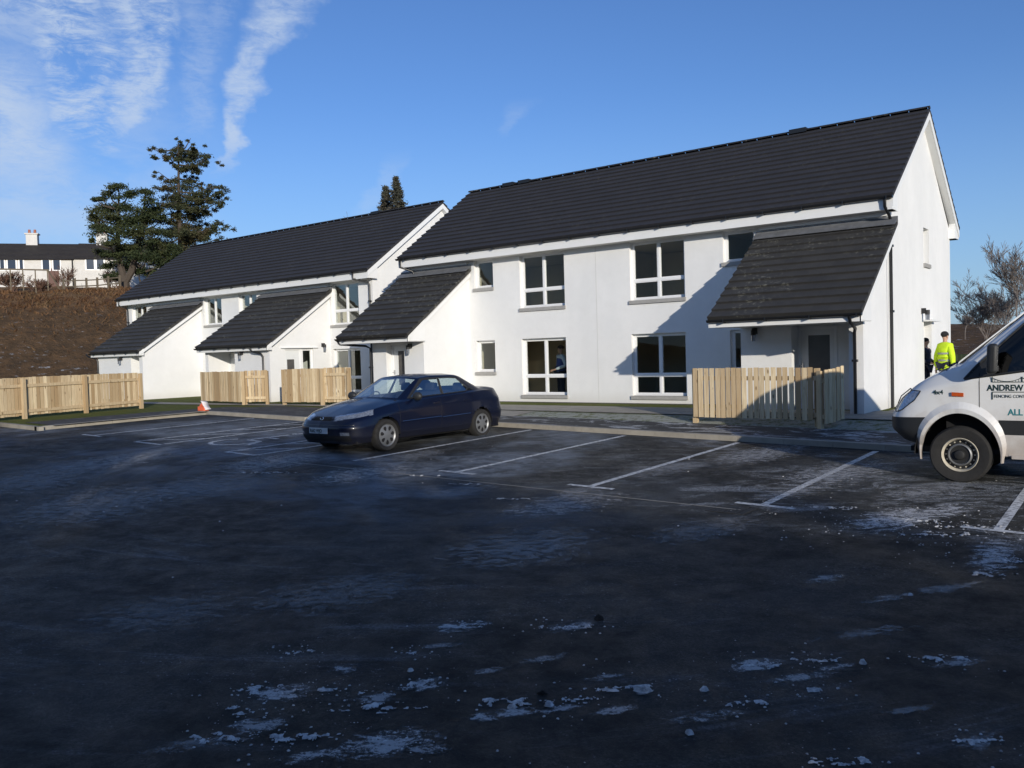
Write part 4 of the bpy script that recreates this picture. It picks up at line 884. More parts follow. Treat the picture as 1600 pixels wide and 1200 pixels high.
for sd in(1,-1):
    f=MB(); n=40     # flared wheel arch
    for k in range(n):
        q=[]
        for kk in(k,k+1):
            a=R(-8)+R(196)*kk/n; wdt=max(0,math.sin(a))**.7
            ri=(.495,.58); ro=(.53+.13*wdt,.61+.125*wdt)
            xi,zi=1.0+ri[0]*math.cos(a),.38+ri[1]*math.sin(a); xo,zo=1.0+ro[0]*math.cos(a),.38+ro[1]*math.sin(a); yb=vy(xo,max(zo,.45)); 
            q.append([(xi,sd*(yb-.05),zi),(xi,sd*(yb+.045),zi),((xi*.6+xo*.4),sd*(yb+.05),(zi*.6+zo*.4)),(xo,sd*(yb-.002),zo)])
        for j in range(3): f.quad(q[0][j],q[1][j],q[1][j+1],q[0][j+1])
    f.build('wheel_arch','whitepaint',van,True,60)
    m_=MB(); m_.box((1.30,sd*1.0-.0,1.50),(1.30,sd*1.0,1.50)) if 0 else None
    m_=MB(); m_.obox((1.34,sd*1.06,1.50),(.13,0,0),(.03,sd*.25,0),(.02,0,.40)); mo=m_.build('door_mirror','blackm',van,True); bvm=mo.modifiers.new('b','BEVEL'); bvm.width=.05; bvm.segments=4; m_=MB(); m_.obox((1.40,sd*.93,1.53),(.07,0,0),(0,sd*.16,0),(0,0,.07)); m_.build('mirror_arm','blackm',mo)
    bv=None
    if sd==-1:
        i_=MB(); yb=vy(1.02,1.24); i_.obox((.91,-yb-.018,1.195),(.145,0,-.01),(0,.017,0),(.0,0,.052)); i_.build('side_indicator','orange',van)
        x0=.89; a=MB()
        text(van,'4x4',.085,(.67,-vy(.75,1.22)-.003,1.215),((1,0,0),(0,0,-1),(0,1,0)),'ink','badge',sx=1.0,bold=.002)
        rs=((1,0,0),(0,0,-1),(0,1,0)); yd=-vy(1.6,1.25)-.003
        text(van,'ANDREW',.112,(1.34,yd,1.27),rs,'ink','lettering',sx=.86,bold=.003); text(van,'M',.112,(1.865,yd,1.27),rs,'teal','lettering',sx=1.1,bold=.003)
        text(van,'FENCING CONTRACTOR',.058,(1.42,yd-.001,1.175),rs,'ink','lettering',sx=.84)
        text(van,'ALL',.115,(1.58,yd,.945),((1,0,0),(.0,0,-1),(0,1,0)),'teal','lettering',sx=.9,bold=.003)
        hd=MB(); hd.obox((2.06,-vy(2.1,1.12)-.03,1.09),(.17,0,0),(0,.03,0),(0,0,.04)); hd.build('door_handle','blackm',van)
        lg=MB(); 
        for z in(1.252,1.385): lg.box((1.40,yd-.003,z-.005),(2.14,yd,z+.004))
        for x in(1.40,1.745,2.10): lg.box((x-.007,yd-.003,1.385 if 1 else 0),(x+.007,yd,1.455)); 
        lg.box((1.393,yd-.003,1.15),(1.407,yd,1.247))
        for a_,b_ in((1.40,1.745),(1.745,2.10)):
            lg.tube([(a_+(b_-a_)*k/10,yd,1.392+.05*(2*k/10-1)**2) for k in range(11)],.0035,4)
            for k in range(1,10): xx=a_+(b_-a_)*k/10; lg.box((xx-.0012,yd-.002,1.387),(xx+.0012,yd,1.392+.05*(2*k/10-1)**2))
        lg.build('bridge_emblem','ink',van)
    for xs,z0,z1 in((1.245,.92,1.50),(2.30,.45,2.2)):
        g_=MB(); n=10; g_.tube([(xs,sd*(vy(xs,z0+(z1-z0)*k/n)+.001),z0+(z1-z0)*k/n) for k in range(n+1)],.0045,4); g_.build('door_gap','dark',van)
    t_=MB(); q=[]; 
    def gy(x,z):
        D=np.where(V_[:,:,1]>.4,(V_[:,:,0]-x)**2+(V_[:,:,2]-z)**2,9); i=np.unravel_index(np.argmin(D),D.shape); return V_[i][1]
    for i in range(len(SW)):
        a,b_=SW[i],SW[(i+1)%len(SW)]
        for k in range(12): q.append((a[0]+(b_[0]-a[0])*k/12,a[1]+(b_[1]-a[1])*k/12))
    q.append(q[0]); t_.tube([(x,sd*(gy(x,z)+.003),z) for x,z in q],.016,5); t_.build('window_trim','blackm',van)
    t_=MB(); q=[]
    for i in range(len(HL)):
        a,b_=HL[i],HL[(i+1)%len(HL)]
        for k in range(6): q.append((a[0]+(b_[0]-a[0])*k/6,a[1]+(b_[1]-a[1])*k/6))
    q.append(q[0]); t_.tube([(x,sd*(gy(x,z)+.003),z) for x,z in q],.008,5); t_.build('headlight_seal','blackm',van)
    s_=MB(); s_.box((1.62,sd*.975 if sd>0 else -.995,.36),(4.15,.995 if sd>0 else -.975,.405)); s_.build('sill','whitepaint',van)
u=MB(); u.box((.35,-.85,.40),(5.8,.85,.47)); u.box((.8,-.78,.5),(1.35,.78,1.55)); u.build('underbody','dark',van)
for y in(.45,-.45): seat(van,1.95,y,1.0)
w_=MB(); w_.tube([(.86,-.62,1.625),(.93,-.05,1.68)],.012,5); w_.tube([(.83,-.64,1.60),(.88,-.60,1.635)],.018,5); w_.build('wiper','blackm',van)
w_=MB(); w_.obox((.62,-.60,1.53),(.16,.0,.052),(0,.5,.02),(0,0,.006)); w_.build('air_vent','dark',van)
# ---------------------------------------------------------------- people
def skin_mesh(J,E,name,m,root,sub=2,smooth=True):
    """J: {name:(x,y,z,r)} E: list of chains of joint names"""
    ks=list(J); me=bpy.data.meshes.new(name); ed=set()
    for ch in E:
        for a,b_ in zip(ch[:-1],ch[1:]): ed.add((ks.index(a),ks.index(b_)))
    me.from_pydata([J[k][:3] for k in ks],list(ed),[]); o=bpy.data.objects.new(name,me); COL.objects.link(o)
    o.modifiers.new('s','SKIN'); sv=me.skin_vertices[0].data
    for i,k in enumerate(ks): r=J[k][3]; sv[i].radius=(r if not hasattr(r,'__len__') else r[0],r if not hasattr(r,'__len__') else r[1]); sv[i].use_root=(i==0)
    s_=o.modifiers.new('d','SUBSURF'); s_.levels=sub; s_.render_levels=sub
    bpy.context.view_layer.update(); dg=bpy.context.evaluated_depsgraph_get(); m2=bpy.data.meshes.new_from_object(o.evaluated_get(dg)); bpy.data.objects.remove(o)
    m2.name=name; m2.materials.clear(); m2.materials.append(MT[m]); m2.polygons.foreach_set('use_smooth',[True]*len(m2.polygons))
    return m2
def person(loc,rz,label,height=1.76,pose='down',cloth='navy',sleeve=None,legs='navy',hat=True,hivis=False,lean=0):
    root=empty('person',loc,rz,label,'person'); k=height/1.76     # faces -y locally
    J={'pelvis':(0,0,.93,(.15,.11)),'waist':(0,0,1.08,(.14,.10)),'chest':(0,lean*.5,1.28,(.165,.115)),'upper':(0,lean*.8,1.42,(.115,.08)),'neck':(0,lean,1.50,.052),'head0':(0,lean-.005,1.56,.06),'head1':(0,lean-.01,1.64,(.075,.09)),'head2':(0,lean-.005,1.72,(.06,.075))}
    E=[['pelvis','waist','chest','upper','neck','head0','head1','head2']]
    for s,t in((1,'L'),(-1,'R')):
        hand=(s*.29,.02,.80) ; elbow=(s*.27,.03,1.12)
        if pose=='front' or (pose=='one' and s==1): elbow=(s*.30,.02,1.13); hand=(s*.12,-.27,1.02)
        sh=(s*.165,lean*.8,1.395); J['sh'+t]=(*sh,.052); J['el'+t]=(*elbow,.042); J['wr'+t]=(*hand,.028)
        dv=(Vector(hand)-Vector(elbow)).normalized(); pc=Vector(hand)+dv*.05; side=Vector((0,1,0)) if abs(dv.y)<.6 else Vector((0,0,1))
        J['pa'+t]=(*pc,(.034,.016)); E.append(['upper','sh'+t,'el'+t,'wr'+t,'pa'+t])
        for fi in range(4):
            o_=side*(.027-.018*fi); l=(.038,.044,.041,.032)[fi]; a=pc+dv*.045+o_; b_=a+dv*l*.8+Vector((-s*.012,0,-.004)); c_=b_+dv*l*.5+Vector((-s*.02,0,-.006))
            for q,p_,r_ in(('a',a,.0095),('b',b_,.0085),('c',c_,.007)): J['f%d%s%s'%(fi,q,t)]=(*p_,r_)
            E.append(['pa'+t]+['f%d%s%s'%(fi,q,t) for q in'abc'])
        a=pc+side*-.0+Vector((-s*.02,-.03,0))-dv*.01; b_=a+dv*.03+Vector((-s*.008,-.012,0)); J['tha'+t]=(*a,.011); J['thb'+t]=(*b_,.009); E.append(['pa'+t,'tha'+t,'thb'+t])
        J['hip'+t]=(s*.095,0,.88,.088); J['kn'+t]=(s*.105,-.015,.49,.058); J['an'+t]=(s*.11,.01,.09,.04); J['toe'+t]=(s*.125,-.13,.035,.035); E.append(['pelvis','hip'+t,'kn'+t,'an'+t,'toe'+t])
    me=skin_mesh(J,E,'body','skin',root)
    bm=bmesh.new(); bm.from_mesh(me)
    def blob(c_,r_,mt=0):
        g=bmesh.ops.create_uvsphere(bm,u_segments=10,v_segments=8,radius=1); bmesh.ops.scale(bm,vec=r_,verts=g['verts']); bmesh.ops.translate(bm,vec=c_,verts=g['verts'])
    blob((0,lean-.095,1.635),(.014,.022,.024)); blob((.082,lean,1.635),(.012,.022,.032)); blob((-.082,lean,1.635),(.012,.022,.032)); blob((0,lean-.088,1.59),(.028,.012,.008)); blob((.03,lean-.085,1.662),(.013,.008,.008)); blob((-.03,lean-.085,1.662),(.013,.008,.008))
    bm.to_mesh(me); bm.free(); me.polygons.foreach_set('use_smooth',[True]*len(me.polygons))
    b=bpy.data.objects.new('body',me); COL.objects.link(b); b.parent=root
    up=lambda n,g:(*J[n][:3],(J[n][3]+g) if not hasattr(J[n][3],'__len__') else (J[n][3][0]+g,J[n][3][1]+g))
    g=.034 if hivis else .02
    JJ={n:up(n,g) for n in('pelvis','waist','chest','upper','shL','elL','shR','elR')}; JJ['hem']=(0,0,.78,(.15+g,.12+g)) if hivis else (0,0,.90,(.15+g,.11+g)); JJ['col']=(0,lean,1.50,.075)
    for t in'LR': 
        w=Vector(J['wr'+t][:3]); e=Vector(J['el'+t][:3]); p_=e.lerp(w,.93); JJ['cf'+t]=(*p_,J['wr'+t][3]+g*.7)
    if not sleeve: me=skin_mesh(JJ,[['pelvis','waist','chest','upper','col'],['pelvis','hem'],['upper','shL','elL','cfL'],['upper','shR','elR','cfR']],'jacket',cloth,root)
    else:
        me=skin_mesh({n:(*JJ[n][:3],JJ[n][3]) for n in('upper','shL','elL','cfL','shR','elR','cfR')},[['upper','shL','elL','cfL'],['upper','shR','elR','cfR']],'shirt',sleeve,root); o=bpy.data.objects.new('shirt',me); COL.objects.link(o); o.parent=root
        V={n:(*JJ[n][:3],tuple(x+.012 for x in JJ[n][3]) if hasattr(JJ[n][3],'__len__') else JJ[n][3]+.012) for n in('pelvis','waist','chest','upper','hem','col')}
        me=skin_mesh(V,[['pelvis','waist','chest','upper','col'],['pelvis','hem']],'waistcoat',cloth,root)
    o=bpy.data.objects.new('jacket' if not sleeve else 'waistcoat',me); COL.objects.link(o); o.parent=root
    if hivis:
        for z,r1,r2 in((.99,.198,.155),(1.17,.208,.162)):
            t_=MB(); n=28; 
            for j in range(n):
                a,c_=2*PI*j/n,2*PI*(j+1)/n; t_.quad(*[(r1*math.cos(q),r2*math.sin(q),zz) for q,zz in((a,z),(c_,z),(c_,z+.045),(a,z+.045))])
            t_.build('reflective_band','reflec',o,True)
    TJ={n:up(n,.022) for n in('pelvis','hipL','knL','anL','hipR','knR','anR')}
    me=skin_mesh(TJ,[['pelvis','hipL','knL','anL'],['pelvis','hipR','knR','anR']],'trousers',legs,root); o=bpy.data.objects.new('trousers',me); COL.objects.link(o); o.parent=root
    for s in(1,-1): sh=MB(); sh._ell((s*.12,-.06,.045),(.05,.14,.045),12,8); sh.build('shoe','hair',root,True)
    hr_=MB(); hr_._ell((0,lean+.012,1.695),(.093,.108,.085 if hat else .075),16,10); 
    if hat: hr_.lathe([(.096,0),(.102,.01),(.100,.05),(.09,.06)],(0,lean+.005,1.66),'z',20)
    hr_.build('hat' if hat else 'hair','hair',root,True)
    root.scale=(k*(.93 if hivis else 1),k,k); return root
person((.48,3.55,-.01),R(150),'person in a bright yellow high visibility jacket and black woollen hat beside the gable',1.74,pose='down',cloth='hivis',hivis=True,legs='navy')
person((-.10,3.98,-.03),R(75),'person in dark clothes leaning out of the gable doorway',1.62,pose='front',cloth='navy',hat=False,lean=-.03)
person((-9.64,.62,-.04),R(-30),'person in a dark waistcoat with pale sleeves, seen indoors through the lower window',1.74,pose='one',cloth='bluecl',sleeve='paleclo',legs='navy',hat=False)
# ---------------------------------------------------------------- cone with plastic sheet
cz=Hs(-18.2,-6.3)+.02
ck=empty('barrier_foot',(-18.1,-6.28,cz),0,'broken orange red plastic barrier foot with a white sheet over it, on the kerb','barrier')
b_=MB(); b_.obox((-.26,-.13,0),(.5,0,0),(0,.26,0),(0,0,.2)); b_.obox((-.16,-.1,.2),(.3,0,0),(0,.2,0),(.03,0,.1)); b_.tube([(-.02,0,.28),(-.04,0,.42)],[.09,.06],10); o=b_.build('base','conered',ck); bv=o.modifiers.new('b','BEVEL'); bv.width=.025; bv.segments=2
b_=MB()
for k in range(8):
    t0,t1=k/8,(k+1)/8; f=lambda t:(-.02+.40*t,-.15,.46-.40*t**1.5+.02*math.sin(t*9)); g=lambda t:(.02+.38*t+.03*math.sin(t*7),.12,.44-.36*t**1.3); b_.quad(f(t0),f(t1),g(t1),g(t0))
o=b_.build('sheet','conewh',ck,True); so=o.modifiers.new('s','SOLIDIFY'); so.thickness=.012
ck.scale=(.68,.68,.68)
# ---------------------------------------------------------------- snow
random.seed(11)
def snow_patch(mb,cx,cy,rx,ry,rot,amp=.03,res=.016,thr=.0,seed=0,dens=1):
    nx=int(2*rx/res); ny=int(2*ry/res); idx={}; c0,s0=math.cos(rot),math.sin(rot)
    Hh=np.zeros((nx+1,ny+1))
    for i in range(nx+1):
        for j in range(ny+1):
            u=-rx+i*res; v=-ry+j*res; r2=(u/rx)**2+(v/ry)**2
            if r2>1: Hh[i,j]=-1; continue
            n=noise.fractal(Vector((u*11+seed*9,v*15,seed)),1,2,5)
            n2=noise.noise(Vector((u*40+seed,v*40,3)))
            Hh[i,j]=(1-r2)*.45-.36+n*.85*dens+n2*.40
    for i in range(nx):
        for j in range(ny):
            q=[(i,j),(i+1,j),(i+1,j+1),(i,j+1)]
            if all(Hh[a]>thr for a in q):
                f=[]
                for a in q:
                    if a not in idx:
                        u=-rx+a[0]*res+random.uniform(-.3,.3)*res; v=-ry+a[1]*res+random.uniform(-.3,.3)*res; x=cx+u*c0-v*s0; y=cy+u*s0+v*c0
                        e=min(Hh[max(a[0]-1,0),a[1]],Hh[min(a[0]+1,nx),a[1]],Hh[a[0],max(a[1]-1,0)],Hh[a[0],min(a[1]+1,ny)])
                        h=0 if e<=thr else min(1,(Hh[a]-thr)*2.0)*amp*(.75+.5*random.random())
                        idx[a]=len(mb.v); mb.v.append((x,y,Pz(x,y)+.002+h))
                    f.append(idx[a])
                mb.f.append(tuple(f)); mb.tn.append(.5)
def crumb(mb,x,y,r):
    z=Pz(x,y); n=6; base=len(mb.v); a0=random.random()*6; k=[random.uniform(.6,1.2) for _ in range(n)]
    for j in range(n): a=a0+2*PI*j/n; mb.v.append((x+r*k[j]*math.cos(a),y+r*k[j]*math.sin(a),z+.001))
    for j in range(n): a=a0+2*PI*j/n; mb.v.append((x+r*.6*k[j]*math.cos(a),y+r*.6*k[j]*math.sin(a),z+r*random.uniform(.4,.7)))
    mb.v.append((x,y,z+r*.75))
    for j in range(n): mb.f.append((base+j,base+(j+1)%n,base+n+(j+1)%n,base+n+j)); mb.f.append((base+n+j,base+n+(j+1)%n,base+2*n)); mb.tn+=[.5,.5]
m,t,b=mat('dirty snow',(.62,.66,.72),.75,spec=.3); g=t.N('ShaderNodeNewGeometry').outputs[0]
setc(t,b,t.mix(t.step(t.noise(g,20,6,.75),.35,.65),(.26,.265,.27),(.64,.635,.62))); bump(t,b,t.noise(g,90,3),.5,.01); MT['snow']=m
# soft smears of frost and packed snow: thin films on the asphalt, some painting sunlit haze
def gp(px,py):
    d=CF+CR*((px-800)/1322.08)-CU*((py-600)/1322.08); nx,ny,c0=-.0183,.0141,-.3188
    t=(c0+nx*CAMP[0]+ny*CAMP[1]-CAMP[2])/(d.z-nx*d.x-ny*d.y); return Vector(CAMP)+d*t
m,t,b=mat('frost and sunlit haze film',(.55,.6,.66),.85,spec=.2); g=t.N('ShaderNodeNewGeometry').outputs[0]; uv=t.N('ShaderNodeUVMap',uv_map='UVMap').outputs[0]; tn=t.N('ShaderNodeAttribute',attribute_name='tint').outputs['Fac']
su=t.N('ShaderNodeSeparateXYZ',i_0=uv); r2=t.M('ADD',t.M('MULTIPLY',su.outputs[0],su.outputs[0]),t.M('MULTIPLY',su.outputs[1],su.outputs[1]))
gg=t.map(g,rot=(0,0,R(-40))); n1=t.noise(t.map(gg,sc=(1,1.6,1)),7.5,9,.80,.4); n2=t.noise(g,48,6,.85)
v=t.M('ADD',t.M('MULTIPLY',n1,1.9),t.M('ADD',t.M('MULTIPLY',n2,.75),t.M('MULTIPLY',r2,-.52)))
al=t.M('MULTIPLY',t.step(v,1.12,1.40),tn); al=t.M('MULTIPLY',al,t.step(r2,.75,1.0,1,0))
tr=t.N('ShaderNodeBsdfTransparent'); mm=t.N('ShaderNodeMixShader',i_0=al,i_1=tr.outputs[0],i_2=b.outputs[0]); t.N('ShaderNodeOutputMaterial',i_Surface=mm.outputs[0])
for nd in list(t.n):
    if nd.type=='OUTPUT_MATERIAL' and nd.inputs[0].links[0].from_node==b: t.n.remove(nd)
setc(t,b,t.mix(n2,(.42,.42,.42),(.68,.67,.65))); bump(t,b,n2,.5,.01); MT['film']=m
fm=MB(); TI=-.13; done=[]
for px,py,hw,hh,am in [(440,1083,75,20,.85),(660,1070,50,14,.85),(590,1090,42,12,.6),(400,1135,70,18,.6),(600,1162,120,32,.75),(540,1045,42,10,.7),(720,982,60,13,.7),(890,980,52,11,.65),(780,1118,90,12,.75),(870,1108,60,10,.6),(1100,1120,90,13,.6),(1180,1040,62,15,.75),(1260,1058,80,9,.6),(1310,1043,50,8,.6),(1500,1035,60,11,.5),(1006,1079,20,11,.95),(965,1110,55,10,.6),(500,1180,100,16,.7),(670,1172,60,14,.6),(940,1060,50,8,.5),(1420,1110,60,10,.35),(1540,1160,70,22,.4),(300,1165,120,16,.3),(1350,990,110,12,.35),(1480,920,80,12,.35),
    (850,1030,60,8,.4),(690,1010,50,8,.4),(760,1050,40,7,.45),(1290,905,50,9,.5),(1390,935,60,8,.4),
    (1400,812,110,27,1),(1470,800,80,18,.8),(1555,868,60,42,.8),(1310,742,150,30,.55),(1180,712,120,20,.5),(1450,768,120,22,.45),(1230,772,90,14,.4),(1030,735,110,18,.25),(880,790,150,26,.5),(820,858,190,48,.36),(560,742,140,22,.55),(430,722,170,22,.55),(650,712,80,12,.3),(150,790,230,46,.36),(180,722,160,20,.5),(330,760,190,30,.34),(60,750,150,34,.36),(900,770,70,10,.3),(520,930,230,44,.24),(250,960,210,46,.2),(1100,830,150,28,.26),(720,770,90,14,.25)]:  # the two broad central films paint in a sunlit patch; the rest are frost
    n=6; gr={}; done.append(1)
    for i in range(n+1):
        for j in range(n+1):
            u=-1+2*i/n; w=-1+2*j/n; p=gp(px+u*hw,min(py+w*hh+TI*u*hw,1230)); gr[i,j]=(p.x,p.y,p.z+.0012+.00022*len(done))
    fm.t=am
    for i in range(n):
        for j in range(n): fm.quad(gr[i,j],gr[i+1,j],gr[i+1,j+1],gr[i,j+1],uv=[(-1+2*a_/n,-1+2*b_/n) for a_,b_ in((i,j),(i+1,j),(i+1,j+1),(i,j+1))])
tag(fm.build('frost','film'),'thin smeared films of frost along the tyre tracks, with painted sunlit haze mid car park','frost',kind='stuff')
sn=MB()
# tyre tracks curve round to the left towards the viewer; patches lie along them
PT=[(.62,-17.75,.42,.13),(.80,-17.95,.30,.09),(1.38,-17.10,.26,.09),(1.22,-17.35,.20,.06),(1.40,-17.50,.5,.10),(.9,-16.15,.45,.12),(1.57,-15.72,.40,.08),(2.0,-17.0,.40,.09),(2.30,-16.75,.32,.07),
(2.96,-15.65,.34,.10),(3.25,-15.35,.30,.07),(2.45,-16.45,.5,.06),(3.9,-14.9,.35,.09),(3.4,-15.8,.25,.06),(3.1,-16.25,.30,.06),(.95,-17.5,.18,.05),(1.0,-18.25,.35,.10),(1.35,-18.0,.42,.09),(1.7,-17.75,.30,.08),(.3,-17.2,.20,.06),(1.0,-16.75,.22,.05),(3.75,-16.6,.3,.08),(4.3,-16.0,.3,.07),(4.0,-17.2,.25,.06),(2.7,-17.6,.3,.06)]
for i,(x,y,a,b_) in enumerate(PT): snow_patch(sn,x,y,a*.62,b_*.9,R(38),.010,.010,seed=i+1)
for i,(x,y,a,b_) in enumerate([(2.75,-10.85,.95,.20),(3.15,-11.3,.6,.16),(3.9,-12.0,.45,.30),(3.45,-10.7,.7,.12),(4.2,-11.2,.5,.2),(1.9,-10.5,.5,.14),(3.85,-12.6,.3,.2),(-3.0,-11.5,.5,.10),(-1.8,-12.1,.5,.08),(-5.2,-12.1,.7,.1),(-6.6,-12.4,.8,.14),(-4.1,-11.3,.5,.07)]): snow_patch(sn,x,y,a*.8,b_*.8,R(30),.012,.016,seed=i+40,dens=1.1)
for i in range(1100):
    k=random.random()
    if k<.62: p=random.choice(PT); x,y=p[0]+random.gauss(0,p[2]*.5)+random.gauss(0,.05),p[1]+random.gauss(0,p[2]*.38)+random.gauss(0,.05); r=random.choice([.003,.004,.006,.010])
    elif k<.95: x,y=random.gauss(3.1,1.0),random.gauss(-11.2,.6); r=random.choice([.004,.006,.008,.012])
    else: x,y=random.uniform(-9,6),random.uniform(-19,-6); r=random.choice([.006,.01,.015])
    if y<kerbY(x)-.2: crumb(sn,x,y,r)
for x,y,r in((2.56,-16.42,.055),(2.05,-17.05,.03),(3.5,-15.25,.035),(2.85,-16.2,.03),(2.2,-16.9,.035),(3.02,-16.75,.03),(1.18,-17.0,.03),(3.42,-13.6,.03)): crumb(sn,x,y,r)
tag(sn.build('snow','snow'),'crusts and crumbs of dirty snow scattered over the car park','snow',kind='stuff')
for i,(x,y,r,lb) in enumerate(((1.66,-15.47,.055,'dark brown clod of frozen earth, the larger of the two on the asphalt'),(2.08,-16.8,.032,'small dark clod of frozen earth, the nearer of the two on the asphalt'))):
    c_=MB(); crumb(c_,x,y,r); c_.v=[(a+random.uniform(-.006,.006),b_+random.uniform(-.006,.006),z+.001) for a,b_,z in c_.v]; tag(c_.build('earth_clod','stone'),lb,'clod','earth clods on the car park')
# ---------------------------------------------------------------- terrace on the bank
def ray(px,py): return CF+CR*((px-800)/1322.08)-CU*((py-600)/1322.08)
def at(px,py,d): p=Vector(CAMP)+ray(px,py)*d; return p
def terr(px0,px1,d0,d1,label,wins,chim,dr,pipe_px=None):
    """house front between picture columns, built at distances d0,d1"""
    a=at(px0,455,d0); b_=at(px1,455,d1); gz=min(ground_h(a.x,a.y),ground_h(b_.x,b_.y))-.3; ax=Vector((b_.x-a.x,b_.y-a.y,0)); L=ax.length; ang=math.atan2(ax.y,ax.x)
    h=empty('terraced_house',(a.x,a.y,gz),ang,label,'house','old houses on top of the bank')
    zE=at((px0+px1)/2,404.5,(d0+d1)/2).z-gz; rise=2.05; D=7.4
    w=MB(); 
    w.box((0,0,0),(L,D,zE)); w.build('wall','oldwall',h)
    rf=MB(); P0=(-.0,-.35,zE-.02);
    for (y0,z0,y1,z1) in((-.35,zE-.08,D/2,zE+rise),(D+.35,zE-.08,D/2,zE+rise)):
        n=12
        for k in range(n):
            f,g=k/n,(k+1)/n; rf.quad((0,y0+(y1-y0)*f,z0+(z1-z0)*f+.04),(L,y0+(y1-y0)*f,z0+(z1-z0)*f+.04),(L,y0+(y1-y0)*g,z0+(z1-z0)*g),(0,y0+(y1-y0)*g,z0+(z1-z0)*g),uv=[(0,k),(L*3,k),(L*3,k+1),(0,k+1)])
            rf.quad((0,y0+(y1-y0)*f,z0+(z1-z0)*f),(L,y0+(y1-y0)*f,z0+(z1-z0)*f),(L,y0+(y1-y0)*f,z0+(z1-z0)*f+.04),(0,y0+(y1-y0)*f,z0+(z1-z0)*f+.04),uv=[(0,.5)]*4)
    for x in(0,L): rf.quad((x,-.35,zE-.08),(x,D+.35,zE-.08),(x,D/2,zE+rise),uv=[(0,.5)]*3)
    ro=rf.build('roof','tile_old',h)
    for c_ in chim:
        x=L*c_; k=MB(); k.box((x-.55,D/2-.4,zE+rise-.45),(x+.55,D/2+.4,zE+rise+.95)); k.box((x-.66,D/2-.5,zE+rise+.95),(x+.66,D/2+.5,zE+rise+1.08)); co_=k.build('chimney','oldwall',ro)
        for dx in(-.27,.27): p=MB(); p.tube([(x+dx,D/2,zE+rise+1.08),(x+dx,D/2,zE+rise+1.5)],[.15,.12],10); p.build('chimney_pot','pot',co_)
    for (u,wd,z0,z1) in wins:
        x=L*u; f=MB(); f.box((x-wd/2-.12,-.06,zE-z1-.1),(x+wd/2+.12,-.001,zE-z0+.1)); fo=f.build('window','pvc',h); g=MB(); g.box((x-wd/2,-.075,zE-z1),(x+wd/2,-.061,zE-z0)); g.build('pane','winref',fo)
    if dr is not None: x=L*dr; d=MB(); d.box((x-.5,-.05,.2),(x+.5,-.001,2.3)); d.build('door','brown',h)
    if pipe_px is not None: p=MB(); p.tube([(L*pipe_px,-.09,0),(L*pipe_px,-.09,zE)],.07,6); p.build('downpipe','iron',h)
    return h
simple('winref','dark old window glass',(.025,.03,.05),.08,spec=.8,var=0)
terr(-70,118,86,89,'old white house with dark roof on top of the bank at the left edge',[(.394,.35,.12,1.15),(.473,.72,.12,1.15),(.553,.30,.12,1.15),(.76,.62,.12,1.15),(.85,.62,.12,1.15)],[.575],.82,.985)
terr(118.2,262,89.04,92,'old white house with dark roof on top of the bank, behind the pine',[(.167,.72,.12,1.15),(.274,.66,.12,1.15),(.56,.66,.12,1.15)],[.26],None)
# ---------------------------------------------------------------- trees
def leafmb(): return MB()
def tuft(mb,c_,r,n,size,flat=.45,up=.25,rng=random):
    for _ in range(n):
        d=Vector((rng.gauss(0,1),rng.gauss(0,1),rng.gauss(0,flat))); d=d*r*.62; p=Vector(c_)+d
        a=Vector((rng.gauss(0,1),rng.gauss(0,1),rng.gauss(0,.5)+up)).normalized()*size*rng.uniform(.6,1.3); b_=a.cross(Vector((rng.gauss(0,1),rng.gauss(0,1),rng.gauss(0,1)))).normalized()*size*.22
        mb.t=rng.random(); mb.quad(p-b_,p+a*.6-b_*.8,p+a,p+b_)
def leafmat(key,name,c0,c1,c2):
    m,t,b=mat(name,c1,.75,spec=.2); tn=t.N('ShaderNodeAttribute',attribute_name='tint').outputs['Fac']; o=obj_co(t); n=t.noise(o,.5,4)
    c=t.mix(tn,c0,c1); c=t.mix(t.step(n,.45,.65,0,.6),c,c2); setc(t,b,c); MT[key]=m
leafmat('pine','dark pine needles',(.020,.032,.014),(.052,.066,.026),(.075,.075,.028))
leafmat('fir','brownish fir needles',(.030,.036,.018),(.060,.068,.030),(.082,.058,.026))
leafmat('spruce','dull spruce needles',(.04,.045,.035),(.085,.085,.062),(.10,.08,.06))
leafmat('wood','dark evergreen foliage',(.012,.018,.009),(.03,.045,.02),(.05,.04,.02))
def tree_root(x,y,label,cat='tree',group='trees around the site'): return empty('tree',(x,y,ground_h(x,y)-.1),0,label,cat,group)
random.seed(21)
def px_local(px,py,d,root): p=at(px,py,d); return p-Vector(root.location)
